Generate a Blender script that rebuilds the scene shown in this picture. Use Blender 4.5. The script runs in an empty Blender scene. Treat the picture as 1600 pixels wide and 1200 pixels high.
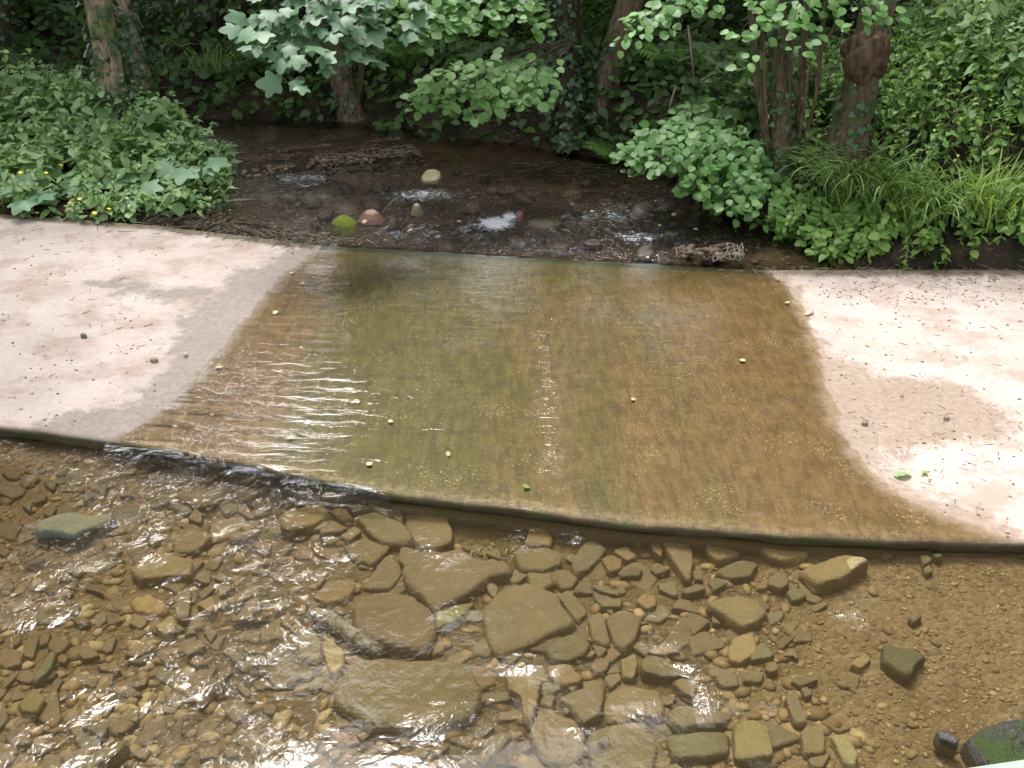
import bpy, bmesh, math, random
import numpy as np
from mathutils import Vector, Matrix
R = math.radians
PI = math.pi
rng = np.random.default_rng(7)
random.seed(7)
scene = bpy.context.scene
COL = scene.collection

# ------------------------------------------------------------------ camera model (photo is 1600 x 1200)
H, PITCH, FPX = 2.7, R(29.5), 1505.0
def ray(px, py):
    dx, dy = (px - 800) / FPX, -(py - 600) / FPX
    c, s = math.cos(PITCH), math.sin(PITCH)
    return Vector((dx, c + dy * s, -s + dy * c))
def at_z(px, py, z=0.0):
    d = ray(px, py); t = (z - H) / d.z
    return Vector((d.x * t, d.y * t, z))
def at_y(px, py, Y):
    d = ray(px, py); t = Y / d.y
    return Vector((d.x * t, Y, H + d.z * t))
def poly_z(pts, z=0.0):
    return np.array([at_z(a, b, z)[:2] for a, b in pts])

# ------------------------------------------------------------------ numpy helpers
def _hash(i, j, s):
    n = (i * 374761393 + j * 668265263 + s * 1442695041) & 0xffffffff
    n = ((n ^ (n >> 13)) * 1274126177) & 0xffffffff
    return ((n ^ (n >> 16)) & 0xffff) / 65535.0
def vnoise(x, y, s=0):
    x = np.asarray(x, float); y = np.asarray(y, float)
    i = np.floor(x).astype(np.int64); j = np.floor(y).astype(np.int64)
    u = x - i; v = y - j; u = u * u * (3 - 2 * u); v = v * v * (3 - 2 * v)
    a = _hash(i, j, s); b = _hash(i + 1, j, s); c = _hash(i, j + 1, s); d = _hash(i + 1, j + 1, s)
    return (a * (1 - u) + b * u) * (1 - v) + (c * (1 - u) + d * u) * v - 0.5
def fbm(x, y, s=0, o=4):
    t = 0; a = 1.0
    for k in range(o):
        t = t + a * vnoise(np.asarray(x) * 2 ** k, np.asarray(y) * 2 ** k, s + k); a *= 0.5
    return t
def sst(a, b, x):
    t = np.clip((np.asarray(x, float) - a) / (b - a), 0, 1); return t * t * (3 - 2 * t)
def sdpoly(x, y, P):
    """signed distance to polygon P, negative inside"""
    sh = np.shape(x); x = np.ravel(x).astype(float); y = np.ravel(y).astype(float)
    best = np.full(x.shape, 1e9); ins = np.zeros(x.shape, bool)
    n = len(P)
    for k in range(n):
        ax, ay = P[k]; bx_, by_ = P[(k + 1) % n]
        ex, ey = bx_ - ax, by_ - ay
        L = ex * ex + ey * ey + 1e-12
        t = np.clip(((x - ax) * ex + (y - ay) * ey) / L, 0, 1)
        best = np.minimum(best, np.hypot(x - ax - t * ex, y - ay - t * ey))
        cond = ((ay > y) != (by_ > y))
        with np.errstate(divide='ignore', invalid='ignore'):
            xi = ax + (y - ay) * ex / (ey if abs(ey) > 1e-12 else 1e-12)
        ins ^= cond & (x < xi)
    return np.where(ins, -best, best).reshape(sh)

def mesh_np(name, V, F, mats, parent=None, smooth=True, attrs=None, loc=None):
    """V (n,3) array, F list/array of faces (same length rows) or list of arrays"""
    me = bpy.data.meshes.new(name)
    V = np.asarray(V, np.float32)
    groups = F if isinstance(F, list) and len(F) and isinstance(F[0], np.ndarray) and F[0].ndim == 2 else [np.asarray(F)]
    groups = [g for g in groups if len(g)]
    nl = sum(g.size for g in groups); npol = sum(len(g) for g in groups)
    me.vertices.add(len(V)); me.vertices.foreach_set('co', V.ravel())
    me.loops.add(nl); me.polygons.add(npol)
    me.loops.foreach_set('vertex_index', np.concatenate([g.ravel() for g in groups]).astype(np.int32))
    tot = np.concatenate([np.full(len(g), g.shape[1]) for g in groups])
    st = np.concatenate([[0], np.cumsum(tot)[:-1]])
    me.polygons.foreach_set('loop_start', st.astype(np.int32))
    me.polygons.foreach_set('loop_total', tot.astype(np.int32))
    me.polygons.foreach_set('use_smooth', np.full(npol, smooth))
    for k, a in (attrs or {}).items():
        at = me.attributes.new(k, 'FLOAT', 'POINT'); at.data.foreach_set('value', np.asarray(a, np.float32))
    me.update(calc_edges=True); me.validate()
    for m in (mats if isinstance(mats, (list, tuple)) else [mats]):
        me.materials.append(m)
    o = bpy.data.objects.new(name, me); COL.objects.link(o)
    if loc is not None: o.location = loc
    if parent is not None: o.parent = parent
    return o
def tag(o, label=None, cat=None, group=None, kind=None):
    if label: o['label'] = label
    if cat: o['category'] = cat
    if group: o['group'] = group
    if kind: o['kind'] = kind
    return o
def empty(name, loc, rz=0):
    o = bpy.data.objects.new(name, None); COL.objects.link(o)
    o.location = loc; o.rotation_euler.z = rz; o.empty_display_size = 0.2
    return o
def copy_tree(o, parent=None):
    c = o.copy(); COL.objects.link(c)
    if parent is not None: c.parent = parent
    for ch in list(o.children): copy_tree(ch, c)
    return c
def grid_faces(nu, nv, keep=None):
    i, j = np.meshgrid(np.arange(nu - 1), np.arange(nv - 1), indexing='ij')
    a = (i * nv + j).ravel()
    F = np.stack([a, a + nv, a + nv + 1, a + 1], 1)
    if keep is not None:
        F = F[keep[F].any(1)]
    return F
def compact(V, F, attrs):
    used = np.unique(F); m = np.zeros(len(V), int); m[used] = np.arange(len(used))
    return V[used], m[F], {k: np.asarray(a)[used] for k, a in attrs.items()}

class MB:
    """collects tubes / boxes / leaf cards into one mesh"""
    def __init__(s): s.V = []; s.Q = []; s.T = []; s.A = []; s.n = 0
    def add(s, V, Q=None, T=None, a=0.5):
        V = np.asarray(V, float)
        if Q is not None and len(Q): s.Q.append(np.asarray(Q) + s.n)
        if T is not None and len(T): s.T.append(np.asarray(T) + s.n)
        s.V.append(V); s.A.append(np.full(len(V), a) if np.isscalar(a) else np.asarray(a)); s.n += len(V)
    def tube(s, pts, rad, seg=8, jit=0.0, a=0.5, seed=0, cap=True):
        P = np.array([tuple(p) for p in pts], float); n = len(P)
        rad = np.broadcast_to(np.asarray(rad, float), (n,))
        t = np.gradient(P, axis=0); t /= np.linalg.norm(t, axis=1, keepdims=True) + 1e-9
        ref = np.array([0., 1., 0.]) if abs(t[0][1]) < .8 else np.array([1., 0., 0.])
        ang = np.linspace(0, 2 * PI, seg, endpoint=False)
        rows = []
        for k in range(n):
            u = np.cross(t[k], ref); u /= np.linalg.norm(u) + 1e-9; v = np.cross(t[k], u)
            r = rad[k] * (1 + jit * 2 * fbm(np.cos(ang) * 1.5 + seed, np.sin(ang) * 1.5 + k * .37 + seed, seed))
            rows.append(P[k] + np.outer(np.cos(ang) * r, u) + np.outer(np.sin(ang) * r, v))
        V = np.concatenate(rows); Q = []
        for k in range(n - 1):
            for q in range(seg):
                Q.append((k * seg + q, k * seg + (q + 1) % seg, (k + 1) * seg + (q + 1) % seg, (k + 1) * seg + q))
        T = []
        if cap:
            V = np.concatenate([V, P[:1], P[-1:]]); c0, c1 = n * seg, n * seg + 1
            for q in range(seg):
                T.append((c0, (q + 1) % seg, q)); T.append((c1, (n - 1) * seg + q, (n - 1) * seg + (q + 1) % seg))
        s.add(V, Q, T, a)
    def box(s, c, d, M=None, a=0.5):
        x, y, z = [k / 2 for k in d]
        V = np.array([(i, j, k) for i in (-x, x) for j in (-y, y) for k in (-z, z)])
        if M is not None: V = V @ np.array(M.to_3x3()).T
        s.add(V + np.array(c), [(0, 1, 3, 2), (4, 6, 7, 5), (0, 4, 5, 1), (2, 3, 7, 6), (0, 2, 6, 4), (1, 5, 7, 3)], None, a)
    def leaves(s, tpl, pos, M, size, a):
        """tpl = (verts, quads, tris); pos (n,3); M (n,3,3) columns = x,y,z axes; size (n,)"""
        tv, tq, tt = tpl; n = len(pos); k = len(tv)
        V = np.einsum('nij,kj->nki', M, tv) * np.asarray(size)[:, None, None] + np.asarray(pos)[:, None, :]
        off = (np.arange(n) * k)[:, None, None]
        s.add(V.reshape(-1, 3), (np.asarray(tq)[None] + off).reshape(-1, 4) if len(tq) else None,
              (np.asarray(tt)[None] + off).reshape(-1, 3) if len(tt) else None, np.repeat(a, k))
    def build(s, name, mats, parent=None, smooth=True, loc=None):
        V = np.concatenate(s.V)
        if loc is not None: V = V - np.array(tuple(loc))
        F = []
        if s.Q: F.append(np.concatenate(s.Q))
        if s.T: F.append(np.concatenate(s.T))
        return mesh_np(name, V, F, mats, parent, smooth, {'var': np.concatenate(s.A)}, None)

# ------------------------------------------------------------------ leaf templates (x = width, y = length from the stalk, z = up)
def outline_leaf(half, droop=0.25, fold=0.12):
    """half: list of (y, w) from base to tip; two halves folded along the midrib"""
    V = []; 
    for y, w in half:
        z = -droop * y * y
        V += [(-w, y, z + fold * w), (0, y, z), (w, y, z + fold * w)]
    Q = []
    for k in range(len(half) - 1):
        a = k * 3
        Q += [(a, a + 1, a + 4, a + 3), (a + 1, a + 2, a + 5, a + 4)]
    return np.array(V, float), Q, []
OVATE = outline_leaf([(0, .02), (.12, .22), (.3, .33), (.55, .3), (.8, .15), (1, .01)])
ROUND = outline_leaf([(0, .03), (.1, .28), (.35, .42), (.65, .38), (.88, .2), (1, .02)], .18, .1)
LANCE = outline_leaf([(0, .01), (.2, .12), (.5, .15), (.8, .08), (1, .0)], .35, .2)
def lobed(lobes, droop=.22):
    pts = []
    for a, r in lobes:
        pts.append((math.sin(R(a)) * r, math.cos(R(a)) * r + .35))
    V = [(0, .35, .03)] + [(x, y, -droop * (x * x + (y - .35) ** 2) + .02 * math.sin(7 * x)) for x, y in pts]
    T = [(0, k, k + 1) for k in range(1, len(pts))] + [(0, len(pts), 1)]
    return np.array(V), [], T
SYC = lobed([(180, .30), (150, .42), (128, .50), (112, .40), (100, .36), (84, .50), (66, .63), (56, .56), (44, .40), (30, .46), (12, .62), (0, .70),
             (-12, .62), (-30, .46), (-44, .40), (-56, .56), (-66, .63), (-84, .50), (-100, .36), (-112, .40), (-128, .50), (-150, .42)])
IVY = lobed([(180, .2), (140, .42), (95, .48), (60, .34), (0, .6), (-60, .34), (-95, .48), (-140, .42)], .15)
def frames(n, tilt=.5, yaw=None, lean=(0, 0, 1), r=None):
    """n rotation matrices: z axis near `lean`, y axis (leaf length) at heading yaw"""
    r = r or rng
    nz = np.array(lean, float) + r.normal(0, tilt, (n, 3)); nz /= np.linalg.norm(nz, axis=1, keepdims=True)
    yaw = r.uniform(0, 2 * PI, n) if yaw is None else np.broadcast_to(yaw, (n,))
    y = np.stack([np.cos(yaw), np.sin(yaw), np.zeros(n)], 1)
    y = y - nz * (y * nz).sum(1, keepdims=True); y /= np.linalg.norm(y, axis=1, keepdims=True) + 1e-9
    x = np.cross(y, nz)
    return np.stack([x, y, nz], 2)

# ------------------------------------------------------------------ materials
class NT:
    def __init__(s, name):
        s.m = bpy.data.materials.new(name); s.m.use_nodes = True; s.t = s.m.node_tree; s.t.nodes.clear()
        s.out = s.t.nodes.new('ShaderNodeOutputMaterial')
    def n(s, typ, **kw):
        nd = s.t.nodes.new(typ)
        for k, v in kw.items(): setattr(nd, k, v)
        return nd
    def set(s, sock, v):
        if hasattr(v, 'node'): s.t.links.new(v, sock)
        elif isinstance(v, (tuple, list)): sock.default_value = tuple(v) + ((1,) if len(v) == 3 and sock.type == 'RGBA' else ())
        else: sock.default_value = v
    def obj(s): return s.n('ShaderNodeTexCoord').outputs['Object']
    def geo(s): return s.n('ShaderNodeNewGeometry').outputs['Position']
    def scaled(s, vec, sc, rz=0):
        mp = s.n('ShaderNodeMapping'); s.set(mp.inputs['Vector'], vec); mp.inputs['Scale'].default_value = sc; mp.inputs['Rotation'].default_value = (0, 0, rz)
        return mp.outputs[0]
    def noise(s, vec, scale, detail=4, rough=.55, dist=0):
        nd = s.n('ShaderNodeTexNoise'); s.set(nd.inputs['Vector'], vec); nd.inputs['Scale'].default_value = scale
        nd.inputs['Detail'].default_value = detail; nd.inputs['Roughness'].default_value = rough; nd.inputs['Distortion'].default_value = dist
        return nd.outputs['Fac']
    def voro(s, vec, scale, feature='F1', out='Distance'):
        nd = s.n('ShaderNodeTexVoronoi', feature=feature); s.set(nd.inputs['Vector'], vec); nd.inputs['Scale'].default_value = scale
        return nd.outputs[out]
    def math(s, op, a, b=0.0, clamp=False):
        nd = s.n('ShaderNodeMath', operation=op, use_clamp=clamp); s.set(nd.inputs[0], a); s.set(nd.inputs[1], b); return nd.outputs[0]
    def step(s, x, a, b):
        nd = s.n('ShaderNodeMapRange', interpolation_type='SMOOTHSTEP'); s.set(nd.inputs[0], x); s.set(nd.inputs[1], a); s.set(nd.inputs[2], b)
        return nd.outputs[0]
    def mix(s, f, a, b, mode='MIX'):
        nd = s.n('ShaderNodeMix', data_type='RGBA', blend_type=mode); s.set(nd.inputs[0], f); s.set(nd.inputs[6], a); s.set(nd.inputs[7], b); return nd.outputs[2]
    def attr(s, name): return s.n('ShaderNodeAttribute', attribute_name=name).outputs['Fac']
    def bump(s, h, st=.3, dist=.01, normal=None):
        nd = s.n('ShaderNodeBump'); s.set(nd.inputs['Height'], h); s.set(nd.inputs['Strength'], st); nd.inputs['Distance'].default_value = dist
        if normal is not None: s.set(nd.inputs['Normal'], normal)
        return nd.outputs[0]
    def pbr(s, col, rough=.8, normal=None, spec=.4):
        b = s.n('ShaderNodeBsdfPrincipled'); s.set(b.inputs['Base Color'], col); s.set(b.inputs['Roughness'], rough)
        b.inputs['Specular IOR Level'].default_value = spec
        if normal is not None: s.set(b.inputs['Normal'], normal)
        return b.outputs[0]
    def done(s, sh): s.t.links.new(sh, s.out.inputs[0]); return s.m

def leaf_mat(name, dark, mid, lite, trans=.3, rough=.42, spec=.5):
    t = NT(name); v = t.attr('var')
    c = t.mix(t.step(v, 0, .55), dark, mid); c = t.mix(t.step(v, .5, 1), c, lite)
    nz = t.noise(t.geo(), 9, 2); c = t.mix(t.step(nz, .4, .75), c, t.mix(.35, c, lite))
    p = t.pbr(c, rough, None, spec)
    tr = t.n('ShaderNodeBsdfTranslucent'); t.set(tr.inputs[0], t.mix(.5, c, (lite[0] * 1.3, lite[1] * 1.3, lite[2] * .6)))
    mx = t.n('ShaderNodeMixShader'); mx.inputs[0].default_value = trans
    t.t.links.new(p, mx.inputs[1]); t.t.links.new(tr.outputs[0], mx.inputs[2])
    return t.done(mx.outputs[0])
def bark_mat(name, a, b, moss=(.05, .075, .015), mossamt=.5, sc=1.0):
    t = NT(name); p = t.geo(); q = t.scaled(p, (1, 1, .22))
    n1 = t.noise(q, 38 * sc, 6, .65, .6); n2 = t.noise(p, 3.1, 4); c = t.mix(t.step(n1, .3, .7), a, b)
    c = t.mix(t.math('MULTIPLY', t.step(n2, .5 , .62), mossamt), c, moss)
    return t.done(t.pbr(c, .9, t.bump(n1, .9, .03), .2))
M = {}
M['nettle'] = leaf_mat('nettle_leaf', (.10, .195, .065), (.22, .37, .13), (.39, .54, .28), .42, .5)
M['hogweed'] = leaf_mat('hogweed_leaf', (.09, .18, .09), (.13, .25, .13), (.2, .34, .19), .25, .5)
M['syc'] = leaf_mat('sycamore_leaf', (.045, .11, .055), (.08, .165, .085), (.13, .24, .12), .3, .5)
M['hazel'] = leaf_mat('hazel_leaf', (.065, .16, .04), (.115, .25, .065), (.20, .37, .11), .44, .5)
M['bramble'] = leaf_mat('bramble_leaf', (.07, .155, .03), (.14, .27, .055), (.25, .40, .10), .42, .5)
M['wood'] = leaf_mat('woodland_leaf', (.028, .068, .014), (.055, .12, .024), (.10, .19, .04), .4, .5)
M['ivy'] = leaf_mat('ivy_leaf', (.018, .045, .015), (.035, .08, .028), (.07, .14, .05), .15, .4)
M['sedge'] = leaf_mat('sedge_blade', (.08, .17, .04), (.15, .27, .07), (.30, .43, .16), .38, .45)
M['grass'] = leaf_mat('grass_blade', (.12, .22, .04), (.22, .36, .07), (.38, .5, .14), .4, .45)
M['fern'] = leaf_mat('fern_leaf', (.05, .13, .02), (.1, .22, .04), (.18, .34, .07), .35, .5)
M['stem'] = leaf_mat('green_stem', (.06, .10, .03), (.09, .14, .05), (.14, .18, .08), .1, .6)
M['bark_ivy'] = bark_mat('pale_bark', (.15, .12, .075), (.46, .38, .26), (.12, .16, .03), .8)
M['bark'] = bark_mat('brown_bark', (.055, .042, .027), (.21, .16, .105), (.07, .09, .025), .7)
M['bark_dark'] = bark_mat('dark_bark', (.03, .024, .018), (.09, .07, .05), (.035, .05, .015), .6)
M['burr'] = bark_mat('burr_wood', (.035, .024, .016), (.15, .105, .066), (.05, .05, .02), .15, .5)
M['twig'] = bark_mat('dry_twig', (.10, .08, .06), (.3, .26, .2), (.1, .1, .05), .1)
def flower_mat():
    t = NT('buttercup_petal'); return t.done(t.pbr(t.mix(t.noise(t.geo(), 60), (.85, .6, .02), (.75, .5, .02)), .35))
M['yellow'] = flower_mat()

def soil_mat():
    t = NT('soil'); p = t.geo()
    n1 = t.noise(p, 3, 6, .6); n2 = t.noise(p, 30, 4, .7); n3 = t.voro(p, 26)
    c = t.mix(t.step(n1, .35, .65), (.024, .018, .012), (.052, .038, .025))
    c = t.mix(t.math('MULTIPLY', t.step(n2, .58, .7), .6), c, (.13, .10, .07))
    c = t.mix(t.math('MULTIPLY', t.step(t.noise(p, 5, 4), .52, .68), .6), c, (.03, .05, .012))
    bm_ = t.attr('bedm'); bc = t.mix(t.step(n1, .35, .65), (.060, .042, .027), (.105, .075, .048)); bc = t.mix(t.math('MULTIPLY', t.step(n2, .55, .7), .6), bc, (.17, .13, .09)); bc = t.mix(t.math('MULTIPLY', t.step(n2, .45, .3), .5), bc, (.035, .026, .018))
    c = t.mix(bm_, c, bc)
    return t.done(t.pbr(c, .95, t.bump(t.math('ADD', n2, n3), .8, .04), .15))
M['soil'] = soil_mat()
def bed_mat(name, a, b, grit, zone=None):
    t = NT(name); p = t.geo()
    n1 = t.noise(p, 1.6, 5, .6); n2 = t.noise(p, 45, 3, .7)
    vc = t.voro(p, 42, out='Color'); vd = t.voro(p, 42)
    sep = t.n('ShaderNodeSeparateColor'); t.set(sep.inputs[0], vc); r = sep.outputs[0]
    c = t.mix(t.step(n1, .35, .65), a, b)
    c = t.mix(t.math('MULTIPLY', t.step(r, .45, 1), .55), c, grit)
    c = t.mix(t.math('MULTIPLY', t.step(r, .25, .0), .5), c, (a[0] * .5, a[1] * .5, a[2] * .5))
    c = t.mix(t.math('MULTIPLY', t.step(n2, .62, .72), .5), c, (.34, .27, .15))
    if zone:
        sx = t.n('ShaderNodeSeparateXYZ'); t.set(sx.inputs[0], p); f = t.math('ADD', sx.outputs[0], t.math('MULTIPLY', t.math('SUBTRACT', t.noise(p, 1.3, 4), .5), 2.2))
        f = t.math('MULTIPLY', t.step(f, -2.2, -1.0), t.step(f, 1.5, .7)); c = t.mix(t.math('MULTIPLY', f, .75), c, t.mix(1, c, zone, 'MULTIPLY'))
    return t.done(t.pbr(c, .85, t.bump(t.math('SUBTRACT', n2, vd), .7, .02), .2))
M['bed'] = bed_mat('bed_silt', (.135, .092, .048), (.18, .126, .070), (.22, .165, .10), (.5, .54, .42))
M['bed_up'] = bed_mat('upper_bed', (.21, .13, .08), (.30, .20, .125), (.36, .27, .18))
def stone_mat(name, moss=0.0, mosscol=(.05, .09, .02), wet=.0, silt=False):
    t = NT(name); p = t.obj(); oi = t.n('ShaderNodeObjectInfo')
    n1 = t.noise(p, 7, 6, .65); n2 = t.noise(p, 55, 4, .7); n3 = t.noise(t.geo(), 2.3, 3)
    c = oi.outputs['Color']
    c = t.mix(t.step(n1, .35, .68), t.mix(1, c, (.72, .76, .70), 'MULTIPLY'), c)
    c = t.mix(t.math('MULTIPLY', t.step(n3, .5, .7), .4), c, t.mix(1, c, (.88, 1.0, .74), 'MULTIPLY'))
    c = t.mix(t.math('MULTIPLY', t.step(n2, .6, .75), .35), c, t.mix(1, c, (1.5, 1.4, 1.25), 'MULTIPLY'))
    c = t.mix(t.math('MULTIPLY', t.step(n2, .42, .3), .35), c, t.mix(1, c, (.55, .5, .45), 'MULTIPLY'))
    if silt: c = t.mix(t.math('ADD', .22, t.math('MULTIPLY', t.step(t.noise(t.geo(), 4, 5, .65), .4, .65), .4)), c, (.155, .115, .068))
    rough = .8 - wet * .55
    h = t.math('ADD', t.math('MULTIPLY', n1, 1.4), t.math('MULTIPLY', n2, .5))
    if moss > 0:
        nm = t.n('ShaderNodeNewGeometry'); sx = t.n('ShaderNodeSeparateXYZ'); t.set(sx.inputs[0], nm.outputs['Normal'])
        f = t.math('ADD', t.math('MULTIPLY', sx.outputs[2], .5), t.math('MULTIPLY', n1, .9))
        f = t.step(f, 1.15 - moss, 1.3 - moss)
        mc = t.mix(t.noise(p, 90, 3), mosscol, (mosscol[0] * 2.6, mosscol[1] * 2.1, mosscol[2] * 2))
        c = t.mix(f, c, mc); h = t.math('ADD', h, t.math('MULTIPLY', t.noise(p, 140, 3), t.math('MULTIPLY', f, 1.2)))
    return t.done(t.pbr(c, rough, t.bump(h, .7, .02), .35))
M['stone'] = stone_mat('silty_stone', silt=True); M['stone_dry'] = stone_mat('dry_stone')
M['stone_wet'] = stone_mat('wet_stone', 0, wet=1)
M['stone_moss'] = stone_mat('mossy_stone', .55, (.07, .10, .008))
M['stone_moss2'] = stone_mat('mossy_wet_stone', .33, (.016, .032, .005), .6)
M['stone_lich'] = stone_mat('algae_stone', .42, (.075, .08, .04), .3)

# ford slab: concrete, damp edges, algae-stained where the water runs
def slab_mat():
    t = NT('ford_concrete'); p = t.geo()
    wd = t.attr('wetd'); dd = t.attr('dampd'); lip = t.attr('lip'); face = t.attr('face')
    nb = t.noise(p, 2.2, 5, .6); nf = t.noise(p, 26, 5, .65); nh = t.noise(p, 150, 3, .7)
    dry = t.mix(t.step(nb, .3, .7), (.37, .305, .265), (.44, .37, .33))
    dry = t.mix(t.math('MULTIPLY', t.step(nf, .5, .72), .45), dry, (.52, .455, .41))
    dry = t.mix(t.math('MULTIPLY', t.step(nf, .45, .30), .35), dry, (.29, .22, .18))
    grit = t.noise(t.scaled(p, (1, 1, 1)), 62, 3, .7)
    dry = t.mix(t.math('MULTIPLY', t.step(grit, .60, .70), .6), dry, (.17, .125, .09))
    dirt = t.step(t.math('ADD', t.noise(t.scaled(p, (1, 1.3, 1), R(-12)), 2.3, 8, .74), t.math('MULTIPLY', nf, .18)), .57, .70)
    dry = t.mix(t.math('MULTIPLY', dirt, .6), dry, (.26, .19, .145))
    dry = t.mix(t.math('MULTIPLY', t.step(t.math('ADD', lip, t.math('MULTIPLY', t.math('SUBTRACT', t.noise(p, 4, 7, .7), .5), 1.3)), .25, .9), .8), dry, (.13, .105, .055))
    # damp band, as wet concrete is
    dn = t.math('ADD', dd, t.math('MULTIPLY', t.math('SUBTRACT', t.noise(p, 4.2, 9, .78), .5), .75))
    damp = t.step(dn, .06, -.05)
    dampc = t.mix(t.step(nf, .35, .65), (.165, .138, .118), (.215, .18, .155))
    sxd = t.n('ShaderNodeSeparateXYZ'); t.set(sxd.inputs[0], p); dampc = t.mix(t.step(sxd.outputs[0], .5, 2.0), dampc, t.mix(t.step(nf, .35, .65), (.20, .145, .10), (.27, .20, .15)))
    c = t.mix(t.math('MULTIPLY', damp, .85), dry, dampc)
    # algae where water runs
    wn = t.math('ADD', wd, t.math('MULTIPLY', t.math('SUBTRACT', t.noise(p, 5, 9, .75), .5), .34))
    wet = t.step(wn, .04, -.06)
    st = t.math('ADD', t.math('MULTIPLY', t.noise(t.scaled(p, (5, 1.0, 1), R(4)), 5, 6, .72), .6), t.math('MULTIPLY', t.noise(p, 9, 6, .7), .4)); st2 = t.math('ADD', t.math('MULTIPLY', t.noise(t.scaled(p, (17, 2.4, 1), R(4)), 5, 4, .7), .6), t.math('MULTIPLY', t.noise(p, 38, 5, .7), .4))
    brown = t.mix(t.step(st, .39, .61), (.078, .045, .013), (.155, .095, .036))
    olive = t.mix(t.step(st, .39, .61), (.042, .038, .006), (.092, .078, .017))
    og = t.math('ADD', t.attr('oliv'), t.math('MULTIPLY', t.math('SUBTRACT', t.noise(t.scaled(p, (2.2, .45, 1), R(4)), 1.8, 6, .65), .5), 1.6), True)
    alg = t.mix(t.step(og, .25, .85), brown, olive)
    alg = t.mix(t.math('MULTIPLY', t.step(st2, .54, .66), .36), alg, (.23, .17, .075))
    alg = t.mix(t.math('MULTIPLY', t.step(st2, .46, .35), .5), alg, (.05, .032, .010))
    spk = t.noise(p, 85, 2, .5); alg = t.mix(t.math('MULTIPLY', t.step(t.math('ADD', spk, t.math('MULTIPLY', t.noise(p, 3.5, 4, .6), .5)), .93, 1.0), .7), alg, (.48, .42, .28))
    moss = t.step(t.math('ADD', lip, t.math('MULTIPLY', t.math('SUBTRACT', st2, .5), .5)), .5, .85)
    alg = t.mix(t.math('MULTIPLY', moss, .9), alg, (.02, .032, .009))
    c = t.mix(wet, c, alg)
    c = t.mix(t.math('MULTIPLY', t.math('MULTIPLY', t.attr('edge'), wet), t.math('MULTIPLY', t.step(nf, .4, .62), .6)), c, (.22, .16, .08))  # pale highlight along the drop, painted into the slab colour
    # the mossy drop
    fc = t.mix(t.step(t.noise(t.scaled(p, (1, 1, 1)), 7, 5, .6), .42, .62), (.065, .046, .03), (.045, .062, .015))
    fc = t.mix(t.math('MULTIPLY', t.step(nf, .55, .7), .5), fc, (.14, .105, .065))
    c = t.mix(face, c, fc)
    rough = t.math('SUBTRACT', .88, t.math('MULTIPLY', t.math('MAXIMUM', t.math('MULTIPLY', damp, .5), wet), .42))
    h = t.math('ADD', t.math('MULTIPLY', nf, .8), t.math('MULTIPLY', nh, .35))
    h = t.math('ADD', h, t.math('MULTIPLY', t.math('MULTIPLY', st2, wet), .6))
    return t.done(t.pbr(c, rough, t.bump(h, .45, .012), .35))
M['slab'] = slab_mat()

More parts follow.
